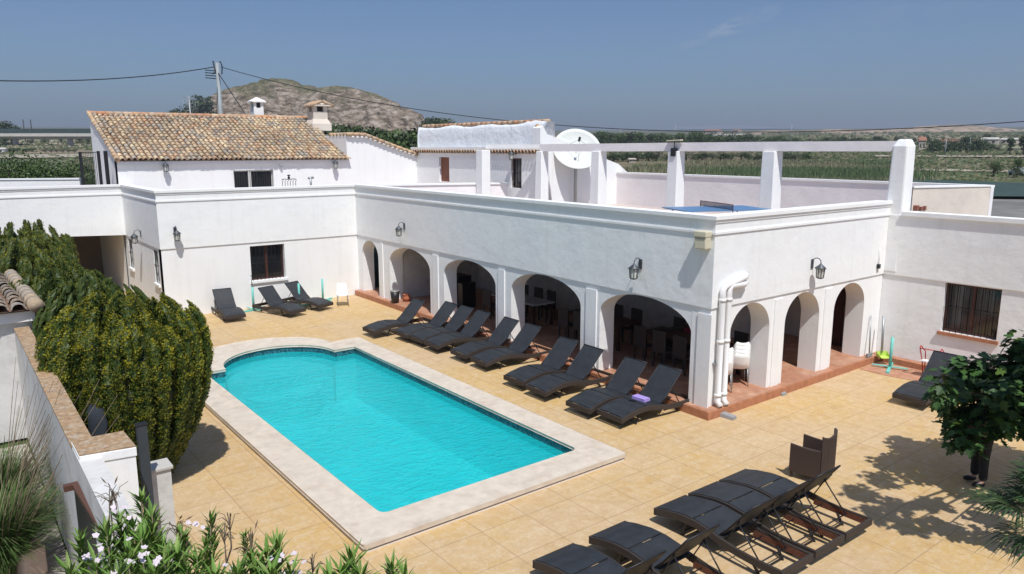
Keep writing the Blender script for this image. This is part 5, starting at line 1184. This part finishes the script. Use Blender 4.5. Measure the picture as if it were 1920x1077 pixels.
# ================================================================== VIADUCT
v0=at_depth(-160,262,330); v1=at_depth(560,265,330)
t=thing('viaduct','long concrete road viaduct with green noise screens on the left horizon','bridge',(v0.x,v0.y,6)); vo=(v0.x,v0.y,6)
zd=CH+(278-251)*330/1400*1.0
a=at_depth(-200,251,330);b=at_depth(600,253,330)
mb=MB(); mb.bar((a.x,a.y,a.z-.6),(b.x,b.y,a.z-.6),9,1.3); mb.obj('deck',M['concrete_light'],t,off=vo)
mb=MB(); mb.bar((a.x,a.y,a.z-1.8),(b.x,b.y,a.z-1.8),5,1.0); mb.obj('girder',M['concrete'],t,off=vo)
mb=MB(); dv=Vector((b.x-a.x,b.y-a.y,0)).normalized(); nv=Vector((dv.y,-dv.x,0))*4.2
mb.bar(a+nv+Vector((0,0,1.1)),Vector((b.x,b.y,a.z))+nv+Vector((0,0,1.1)),.15,1.9); mb.obj('screen',M['dark_fence'],t,off=vo)
for px in (-72,30,133,236,340):
    c=at_depth(px,275,330); mb=MB(); mb.box(c.x-1.1,c.y-1.1,terr(c.x,c.y)-1,c.x+1.1,c.y+1.1,a.z-2.3); mb.obj('pier',M['concrete'],t,off=vo,bevel=.3)
for i,px in enumerate((46,60)):
    c=at_depth(px,250,380); mb=MB(); mb.tube([(0,0,-8),(0,0,6.8)],.25,5); tag(mb.obj('distant_pylon',M['black_metal']),['left of two thin poles above the viaduct','right of two thin poles above the viaduct'][i],'pole').location=c
# ================================================================== HILLS
def hill(name,prof,dep,thick,m,nx=90,nz=26,rough=.0,base=None,seed=1):
    "ridge with a pixel skyline: real mound at distance dep"
    from mathutils import noise
    mb=MB(); vs=[]; x0,x1=prof[0][0],prof[-1][0]
    def sky(px):
        for (a,y),(b,y2) in zip(prof,prof[1:]):
            if a<=px<=b: t=(px-a)/(b-a); t=t*t*(3-2*t)*.5+.5*t; return y+(y2-y)*t
        return prof[-1][1]
    for i in range(nx+1):
        px=x0+(x1-x0)*i/nx; top=at_depth(px,sky(px),dep); zb=terr(top.x,top.y)-6; hh=max(.5,top.z-zb)
        for j in range(nz+1):
            v=-1+2*j/nz; k=abs(v); h=(1-k**1.7)**.9 if k<1 else 0
            if v<0: h=max(0,min(1,h))
            d=Vector((fw.x,fw.y,0)).normalized()*(v*thick*(.35+.65*hh/ (hh+8))); p=Vector((top.x,top.y,0))+d
            nn=noise.fractal(Vector((p.x*.03,p.y*.03,seed)),1.,2.,5)*rough*hh*(1-abs(2*h-1)*.6)
            r2=abs(noise.fractal(Vector((p.x*.09,p.y*.09,seed+5)),1.,2.,4))*rough*6*(h*(1-h)*4)
            vs.append((p.x,p.y,zb+hh*h+(nn-r2)*(1 if abs(v)>.04 else .15)))
    fs=[(i*(nz+1)+j,i*(nz+1)+j+1,(i+1)*(nz+1)+j+1,(i+1)*(nz+1)+j) for i in range(nx) for j in range(nz)]
    mb.add(vs,fs,None,True); return struct(name,mb,m)
hill('rocky_hill',[(300,262),(345,228),(360,212),(390,190),(420,172),(450,163),(480,160),(515,153),(545,156),(570,163),(600,165),(625,161),(650,163),(690,172),(720,182),(745,192),(752,200),(770,205),(786,214),(800,235),(830,245),(860,262)],560,95,M['hill'],300,110,.34)
hill('tan_hills',[(1330,262),(1400,249),(1440,245),(1500,246),(1560,243),(1640,244),(1700,240),(1745,236),(1790,234),(1830,239),(1860,244),(1900,245),(1960,240),(2050,236),(2150,262)],1250,200,mat('tan_scrub',(.40,.29,.20),1,var=.3,vs=.05,col2=(.09,.085,.045),c2s=.06,c2r=(.5,.58)),70,16,.04,seed=3)
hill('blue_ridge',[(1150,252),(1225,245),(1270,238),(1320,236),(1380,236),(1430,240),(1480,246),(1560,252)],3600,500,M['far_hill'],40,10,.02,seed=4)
hill('spoil_ridge',[(780,252),(800,238),(850,236),(900,240),(990,250)],420,30,M['hill'],30,14,.05,seed=9)
# ================================================================== DISTANT BUILDINGS
def shed(px0,px1,ytop,ybase,label,col='far_wall',roof='far_roof',dep=None):
    a=T(px0,ybase);b=T(px1,ybase); n=Vector((fw.x,fw.y,0)).normalized(); dpt=(a-Vector((0,0,CH))).dot(fw); h=(ybase-ytop)/1400*dpt; w=(b-a).length
    t=thing('distant_house',label,'building',a,math.atan2(b.y-a.y,b.x-a.x)); mb=MB(); mb.box(0,0,-2,w,w*.5+4,h*.72); mb.obj('wall',M[col],t)
    mb=MB(); e=.3; mb.add([(-e,-e,h*.72),(w+e,-e,h*.72),(w+e,w*.5+4+e,h*.72),(-e,w*.5+4+e,h*.72),(0,w*.25+2,h),(w,w*.25+2,h)],[(0,1,5,4),(2,3,4,5),(1,2,5),(3,0,4),(3,2,1,0)]); mb.obj('roof',M[roof],t)
    k=max(2,int(w/5))
    for i in range(k):
        mb=MB(); x=w*(i+.35)/k; mb.box(x,-.05,h*.25,x+w/k*.3,-.01,h*.52); mb.obj('window',M['glass_dark'],t)
shed(1722,1735,257,283,'small ochre farm building with red roof left of the far trees'); shed(1762,1795,262,274,'long pale far building behind the first far trees')
shed(1838,1870,258,272,'pale flat far building between the far trees','far_wall','concrete_light'); shed(1875,1905,259,270,'pale far building near the right edge beyond the trees','far_wall','concrete_light')
shed(1318,1345,243,252,'ochre far house on the rise above the tree belt','far_wall','far_roof'); shed(1372,1384,243,250,'tiny far house right of the ochre one'); shed(1338,1392,252,260,'long low far shed among the trees','far_wall','concrete_light')
shed(-20,9,277,288,'small white shed at the far left edge beyond the hedge','plaster_smooth','concrete_light')
shed(1180,1192,297,305,'small broken brick hut at the edge of the reeds','far_wall','far_wall')
for px,py0,py1,l in ((1163,240,262,'thin far pole above the tree belt, left one'),(1266,232,262,'thin far pole above the tree belt, middle one'),(1483,234,258,'thin far pole above the tan fields'),(1772,262,287,'pale concrete pole among the right far trees'),(1817,258,286,'pale wooden pole between the right far trees'),(762,200,240,'grey lattice pole beside the rocky hill')):
    a=T(px,max(py1,262)); dpt=(a-Vector((0,0,CH))).dot(fw); h=(max(py1,262)-py0)/1400*dpt; mb=MB(); mb.tube([(0,0,-1),(0,0,h)],[.14*dpt/300+.05,.10*dpt/300+.03],6); mb.tube([(-.9,0,h-.6),(.9,0,h-.6)],.06*dpt/300,5); o=tag(mb.obj('far_pole',M['pole']),l,'pole'); o.location=a
# ================================================================== TREES
def tree_proto(name,seed,hgt,rad,cols,nl=1500,shape='round',cat='tree',lsz=1.):
    random.seed(seed); me=MB(); tr=MB(); tr.tube([(0,0,-.5),(.1,0,hgt*.25),(0,.05,hgt*.6)],[rad*.09,rad*.07,rad*.03],7)
    cl=[]
    for k in range(11):
        a=U(0,2*PI); r=rad*math.sqrt(U(0,1))*.68; z=hgt*U(.34,.86); 
        if shape=='tall': r*=.6; z=hgt*U(.2,.9)
        if z>hgt*.7: r*=.6
        cl.append((Vector((r*math.cos(a),r*math.sin(a),z)),rad*U(.28,.5))); tr.tube([(0,0,hgt*.3),cl[-1][0]],[rad*.04,rad*.012],5)
    cl.append((Vector((0,0,hgt*.82)),rad*.45)); cl.append((Vector((0,0,hgt*.5)),rad*.6))
    for k in range(nl):
        c,r=random.choice(cl); v=rvec(); p=c+Vector((v.x*r,v.y*r,v.z*r*.8))*U(.7,1.08); col=random.choice(cols); g=U(.7,1.25); s=hgt*U(.02,.042)*lsz
        leafquad(me,p,(v+rvec()*.7).normalized(),rvec(),s*1.3,s*1.6,(col[0]*g,col[1]*g,col[2]*g))
    t=thing(name,'x',cat,(0,0,-500)); me.obj('crown',M['leaf'],t); tr.obj('trunk',M['bark'],t); return t
DK=[(.042,.066,.024),(.052,.076,.028),(.034,.056,.02)]; MG=[(.065,.105,.03),(.078,.12,.038),(.052,.088,.026)]; OL=[(.085,.10,.055),(.07,.085,.045),(.10,.11,.06)]; BG=[(.07,.13,.025),(.09,.15,.03),(.05,.10,.02)]
def bushy(name,seed,cols):
    random.seed(seed); me=MB(); cl=[]
    for k in range(9):
        a=U(0,2*PI); r=1.9*math.sqrt(U(0,1)); cl.append((Vector((r*math.cos(a),r*math.sin(a),U(1.,4.6)-.5*r*.5)),U(.9,1.6)))
    for k in range(1300):
        c,r=random.choice(cl); v=rvec(); p=c+v*r*U(.7,1.08); p.z=max(p.z,.05); col=random.choice(cols); g=U(.6,1.3)
        leafquad(me,p,(v+rvec()*.7).normalized(),rvec(),U(.2,.34),U(.25,.4),(col[0]*g,col[1]*g,col[2]*g))
    tr=MB(); tr.tube([(0,0,-.4),(0,0,2.5)],[.25,.1],6); t=thing(name,'x','tree',(0,0,-500)); me.obj('crown',M['leaf'],t); tr.obj('trunk',M['bark'],t); return t
P={'bush':bushy('bushy_tree',31,DK+MG),'pine':tree_proto('pine_tree',21,8,4,DK,1600),'broad':tree_proto('leafy_tree',22,7,3.6,MG,1500),'olive':tree_proto('olive_tree',23,4.5,2.8,OL,1100),'cyp':tree_proto('dark_cypress',24,9,2.6,DK,1500,'tall'),'bright':tree_proto('orange_tree',25,4,2.6,[(.045,.085,.018),(.065,.11,.025),(.03,.06,.014)],4200,lsz=.62)}
used=set()
def plant(kind,px,ybase,ytop,label,group,wide=1.,dep=None):
    pr_=P[kind]; h0={'bush':5.6,'pine':8,'broad':7,'olive':4.5,'cyp':9,'bright':4}[kind]
    if dep is None: a=T(px,max(ybase,247.))
    else: a=at_depth(px,ybase,dep); a.z=terr(a.x,a.y)
    dpt=(a-Vector((0,0,CH))).dot(fw); hh=(278-ytop)/1400*dpt+CH-a.z; s=max(.15,hh/h0*1.0)
    if kind not in used: used.add(kind); o=pr_; o.location=a; o.rotation_euler=(0,0,U(0,6.28)); o.scale=(s*wide,s*wide,s); o['label']=label; o['group']=group
    else: o=dup(pr_,a,U(0,6.28),label,group,(s*wide,s*wide,s))
    return o
random.seed(77)
gF='trees of the far belt beyond the terrace'; 
belt=[]
x=1118
i=0
while x<1500:
    k=['bush','broad','bush','pine'][i%4]; belt.append((k,x,U(276,281),U(246,254)+max(0,(x-1300)*.05),)); x+=U(7,12); i+=1
def ordn(i): return ['first','second','third','fourth','fifth','sixth','seventh','eighth','ninth','tenth','eleventh','twelfth','thirteenth','fourteenth','fifteenth','sixteenth','seventeenth','eighteenth','nineteenth','twentieth','twenty first','twenty second','twenty third','twenty fourth','twenty fifth','twenty sixth','twenty seventh','twenty eighth','twenty ninth','thirtieth','thirty first','thirty second','thirty third','thirty fourth','thirty fifth','thirty sixth'][min(i,35)]
for i,(k,px,yb,yt) in enumerate(belt): plant(k,px,yb,yt,'%s tree from the satellite dish in the dark belt behind the terrace'%ordn(i),gF,1.7 if k=='bush' else 1.35)
x=1135;i=0
while x<1520: plant('bush' if i%3 else 'olive',x,U(298,303),U(281,288),'%s grey green tree of the lower row behind the reeds, from the left'%ordn(i),'low olive trees at the back of the reed field',2.2); x+=U(14,20); i+=1
x=1505;i=0
while x<1735: plant(['bush','pine','bush'][i%3],x,U(266,272),U(256,263),'%s small tree along the far field edge behind the pergola'%ordn(i),'small far trees over the right terrace wall',1.9); x+=U(8,15); i+=1
rt_=[(1745,286,258,'bush'),(1762,285,256,'bush'),(1780,285,259,'bush'),(1796,284,261,'bush'),(1812,285,257,'pine'),(1824,286,254,'bush'),(1838,285,258,'bush'),(1856,284,269,'bright'),(1870,284,272,'olive'),(1893,290,259,'cyp'),(1918,291,254,'cyp'),(1850,270,252,'pine'),(1735,270,255,'pine'),(1935,292,250,'cyp'),(1960,290,255,'broad')]
for i,(px,yb,yt,k) in enumerate(rt_): plant(k,px,yb,yt,'%s tree from the left in the clump beyond the right terrace corner'%ordn(i),'trees beyond the right terrace corner',1.5 if k!='cyp' else 1.4)
plant('bright',1863,333,302,'young bright green tree beyond the terrace corner','young trees by the netted plot',1.); plant('broad',1905,335,296,'young dark tree at the right edge beside the parked car','young trees by the netted plot',.8)
cb=[(650,262,238,'pine'),(668,262,240,'broad'),(686,264,241,'pine'),(705,268,246,'pine'),(722,270,248,'broad'),(738,276,250,'pine'),(757,286,246,'broad'),(772,290,248,'pine'),(632,258,240,'pine')]
for i,(px,yb,yt,k) in enumerate(cb): plant(k,px,yb,yt+0,'%s tree from the chimney in the dark group behind the farmhouse'%ordn(i),'trees between the farmhouse and the rocky hill',1.0,dep=75 if i>5 else 95)
for i,(px,yt) in enumerate(((806,225),(820,223),(836,226),(335,208),(322,213),(382,184))): plant('pine',px,250,yt,['left of three pines above the rough white wall','middle of three pines above the rough white wall','right of three pines above the rough white wall','larger pine on the left foot of the rocky hill','smaller pine on the left foot of the rocky hill','lone pine on the left slope of the rocky hill'][i],'pines around the rocky hill',1.1,dep=[260,260,230,420,430,460][i])
lf=[(8,265,229,'pine',340),(22,262,238,'pine',340),(85,270,256,'pine',None),(115,270,257,'broad',None),(12,276,259,'pine',None),(150,272,258,'pine',None),(60,272,260,'olive',None),(-5,284,262,'broad',None),(165,274,260,'broad',None)]
for i,(px,yb,yt,k,dp) in enumerate(lf): plant(k,px,yb,yt,'%s dark tree under or above the viaduct at the left'%ordn(i),'trees around the viaduct',1.5,dep=dp)
x=5;i=0
while x<62: plant('broad',x,286,279,'%s bush of the clipped hedge below the viaduct, from the left'%ordn(i),'hedge bushes below the viaduct',1.8); x+=7; i+=1
x=85;i=0
while x<150: plant('olive',x,287,279,'%s grey bush right of the hedge below the viaduct'%ordn(i),'scrub bushes below the viaduct',1.8); x+=11; i+=1
for i,(px,yt,w) in enumerate(((45,288,1.),(8,312,1.3),(85,305,1.3),(118,302,1.3),(-20,318,1.4),(65,318,1.4))): plant('bright',px,330,yt,'%s bright green orange tree behind the left parapet'%ordn(i),'orange trees behind the left parapet',w*.9,dep=56)
# reeds (uncountable)
random.seed(9); mb=MB()
for k in range(42000):
    px=U(1120,1760) if k%3 else U(1120,1700); 
    py=U(303,352); 
    if px<1185 and py<318: continue
    p=T(px,py) if k%1==0 else None
    if p.xy.length>420: continue
    if px>1640 and R()<(px-1640)/130+.25*math.sin(py*.6): continue
    if math.sin(p.x*.05+p.y*.031)*math.sin(p.y*.08)>.35+U(-.3,.3): continue
    h=U(.5,1.3)*(1 if py>320 else .7); a=U(0,6.28); s=Vector((math.cos(a),math.sin(a),0))*U(.05,.15)*p.xy.length/130; g=U(.65,1.3)
    pt=math.sin(p.x*.11)+math.sin(p.y*.09+1.2)
    c=(.10*g,.145*g,.06*g) if pt>.1+U(-.8,.8) else (.21*g,.20*g,.115*g)
    mb.add([p-s,p+s,p+s*.2+Vector((U(-.2,.2),U(-.2,.2),h))],[(0,1,2)],c)
tag(mb.obj('reeds',M['leaf']),'dense green and straw reeds filling the field behind the terrace','reeds',kind='stuff')
mb=MB()
for k in range(16000):
    if k%4: px=U(1430,1925); py=250.5+U(0,1)**1.5*89
    else: px=U(-5,175); py=U(264,332)
    p=T(px,py); dd_=p.xy.length/1400
    if math.sin(p.x*.06+1.)*math.sin(p.y*.05)+math.sin(p.x*.021-p.y*.03)<-.1+U(-.7,.7): continue
    w=dd_*U(1.5,5); h=dd_*U(.8,3.2); a=YW+U(-.4,.4); q=Vector((math.cos(a),-math.sin(a),0))*w; g=U(.6,1.4); c=random.choice([(.08,.11,.045),(.12,.14,.065),(.18,.17,.095),(.055,.08,.03),(.23,.20,.13)])
    mb.add([p-q,p+q,p+q*.5+Vector((0,0,h)),p-q*.3+Vector((0,0,h*1.1))],[(0,1,2,3)],tuple(v*g for v in c))
tag(mb.obj('field_scrub',M['leaf']),'low scrub and weeds scattered over the far fields','scrub',kind='stuff')
# parked car
p=T(1912,330); t=thing('parked_car','small silver car parked beyond the terrace at the right edge','car',p,.9)
mb=MB(); body=[(-2,.35),(-2,.8),(-1.5,.9),(-.9,1.4),(.6,1.42),(1.2,.95),(2,.85),(2.05,.4)]
n_=len(body); mb.add([(x,-.8,z) for x,z in body]+[(x,.8,z) for x,z in body],[tuple(range(n_)),tuple(range(n_,2*n_))[::-1]]+[(i,(i+1)%n_,n_+(i+1)%n_,n_+i)[::-1] for i in range(n_)]); mb.obj('body',M['car'],t,bevel=.08)
mb=MB(); mb.box(-.85,-.81,.95,.7,.81,1.32); mb.obj('window',M['glass_dark'],t)
for x in (-1.3,1.3):
    for y in (-.8,.8): mb=MB(); mb.tube([(x,y-.1,.32),(x,y+.1,.32)],.32,14); mb.obj('wheel',M['tyre'],t)
# ================================================================== CAMERA, LIGHT, WORLD
cam=bpy.data.cameras.new('camera'); co=bpy.data.objects.new('camera',cam); S.collection.objects.link(co); S.camera=co
cam.sensor_width=36; cam.lens=36*F/1920; cam.clip_start=.1; cam.clip_end=20000
co.location=(0,0,CH); co.rotation_euler=(PI/2-PT,0,-YW)
S.render.resolution_x=1024; S.render.resolution_y=574
sd=Vector((-.40,-1,1.86)).normalized()
sun=bpy.data.lights.new('sun','SUN'); so=bpy.data.objects.new('sun',sun); S.collection.objects.link(so); sun.energy=4.5; sun.angle=math.radians(.53); sun.color=(1,.98,.945)
so.rotation_euler=sd.to_track_quat('Z','Y').to_euler(); so.location=(0,0,60)
W=bpy.data.worlds.new('World'); S.world=W; W.use_nodes=True; nt=W.node_tree; bg=nt.nodes['Background']
sk=nt.nodes.new('ShaderNodeTexSky'); sk.sky_type='NISHITA'; sk.sun_disc=False; sk.sun_elevation=math.asin(sd.z); sk.sun_rotation=math.atan2(sd.x,sd.y); sk.altitude=300; sk.air_density=1.0; sk.dust_density=1.9; sk.ozone_density=2.0
tn=nt.nodes.new('ShaderNodeMix'); tn.data_type='RGBA'; tn.blend_type='MULTIPLY'; tn.inputs[0].default_value=1; tn.inputs[7].default_value=(.78,.945,1.19,1)
nt.links.new(sk.outputs[0],tn.inputs[6]); 
N_=nt.nodes; Lk=nt.links; tc=N_.new('ShaderNodeTexCoord')
cd=ray(1388,44).normalized(); cr=rt
def vm(op,a,b=None):
    n=N_.new('ShaderNodeVectorMath'); n.operation=op; Lk.new(a,n.inputs[0])
    if b is not None: n.inputs[1].default_value=b
    return n
def mm(op,a,b=None,c=None):
    n=N_.new('ShaderNodeMath'); n.operation=op
    for i,v in enumerate((a,b,c)):
        if v is None: continue
        if isinstance(v,(int,float)): n.inputs[i].default_value=v
        else: Lk.new(v,n.inputs[i])
    return n.outputs[0]
dirv=tc.outputs['Generated']
def streak(px,py,w,h,rot):
    c=ray(px,py).normalized(); x=(rt*math.cos(rot)+upv*math.sin(rot)); y=(upv*math.cos(rot)-rt*math.sin(rot)); o=vm('SUBTRACT',dirv,c).outputs[0]
    a=mm('DIVIDE',vm('DOT_PRODUCT',o,x).outputs['Value'],w); b=mm('DIVIDE',vm('DOT_PRODUCT',o,y).outputs['Value'],h)
    r=mm('ADD',mm('MULTIPLY',a,a),mm('MULTIPLY',b,b)); return mm('MAXIMUM',mm('SUBTRACT',1.,r),0.)
ns=N_.new('ShaderNodeTexNoise'); ns.inputs['Scale'].default_value=26; ns.inputs['Detail'].default_value=7; ns.inputs['Roughness'].default_value=.65; ns.inputs['Distortion'].default_value=1.2
mp=N_.new('ShaderNodeMapping'); mp.inputs['Scale'].default_value=(1,1,3.); Lk.new(dirv,mp.inputs[0]); Lk.new(mp.outputs[0],ns.inputs[0])
st_=mm('ADD',mm('ADD',streak(1395,42,.045,.011,.28),mm('MULTIPLY',streak(1330,66,.05,.008,.35),.5)),mm('MULTIPLY',streak(1560,60,.2,.03,.15),.22))
cl=mm('MULTIPLY',st_,mm('MAXIMUM',mm('MULTIPLY',mm('SUBTRACT',ns.outputs['Fac'],.38),2.2),0.)); cl=mm('MINIMUM',mm('MULTIPLY',cl,.75),1.)
cm=N_.new('ShaderNodeMix'); cm.data_type='RGBA'; Lk.new(cl,cm.inputs[0]); Lk.new(tn.outputs[2],cm.inputs[6]); cm.inputs[7].default_value=(6.,6.6,7.4,1)
Lk.new(cm.outputs[2],bg.inputs[0]); bg.inputs[1].default_value=.078
S.view_settings.view_transform='Standard'; S.view_settings.look='None'; S.view_settings.exposure=0; S.view_settings.gamma=1

hz=MB(); hz.box(-6500,-6500,-4.,6500,6500,190); o=hz.obj('haze',M['cable']); tag(o,kind='stuff'); hm=bpy.data.materials.new('pale_air'); hm.use_nodes=True; n=hm.node_tree.nodes; n.remove(n['Principled BSDF']); v=n.new('ShaderNodeVolumePrincipled'); v.inputs['Color'].default_value=(.80,.88,1,1); v.inputs['Density'].default_value=.00028; v.inputs['Anisotropy'].default_value=.3; hm.node_tree.links.new(v.outputs[0],n['Material Output'].inputs['Volume']); o.data.materials[0]=hm
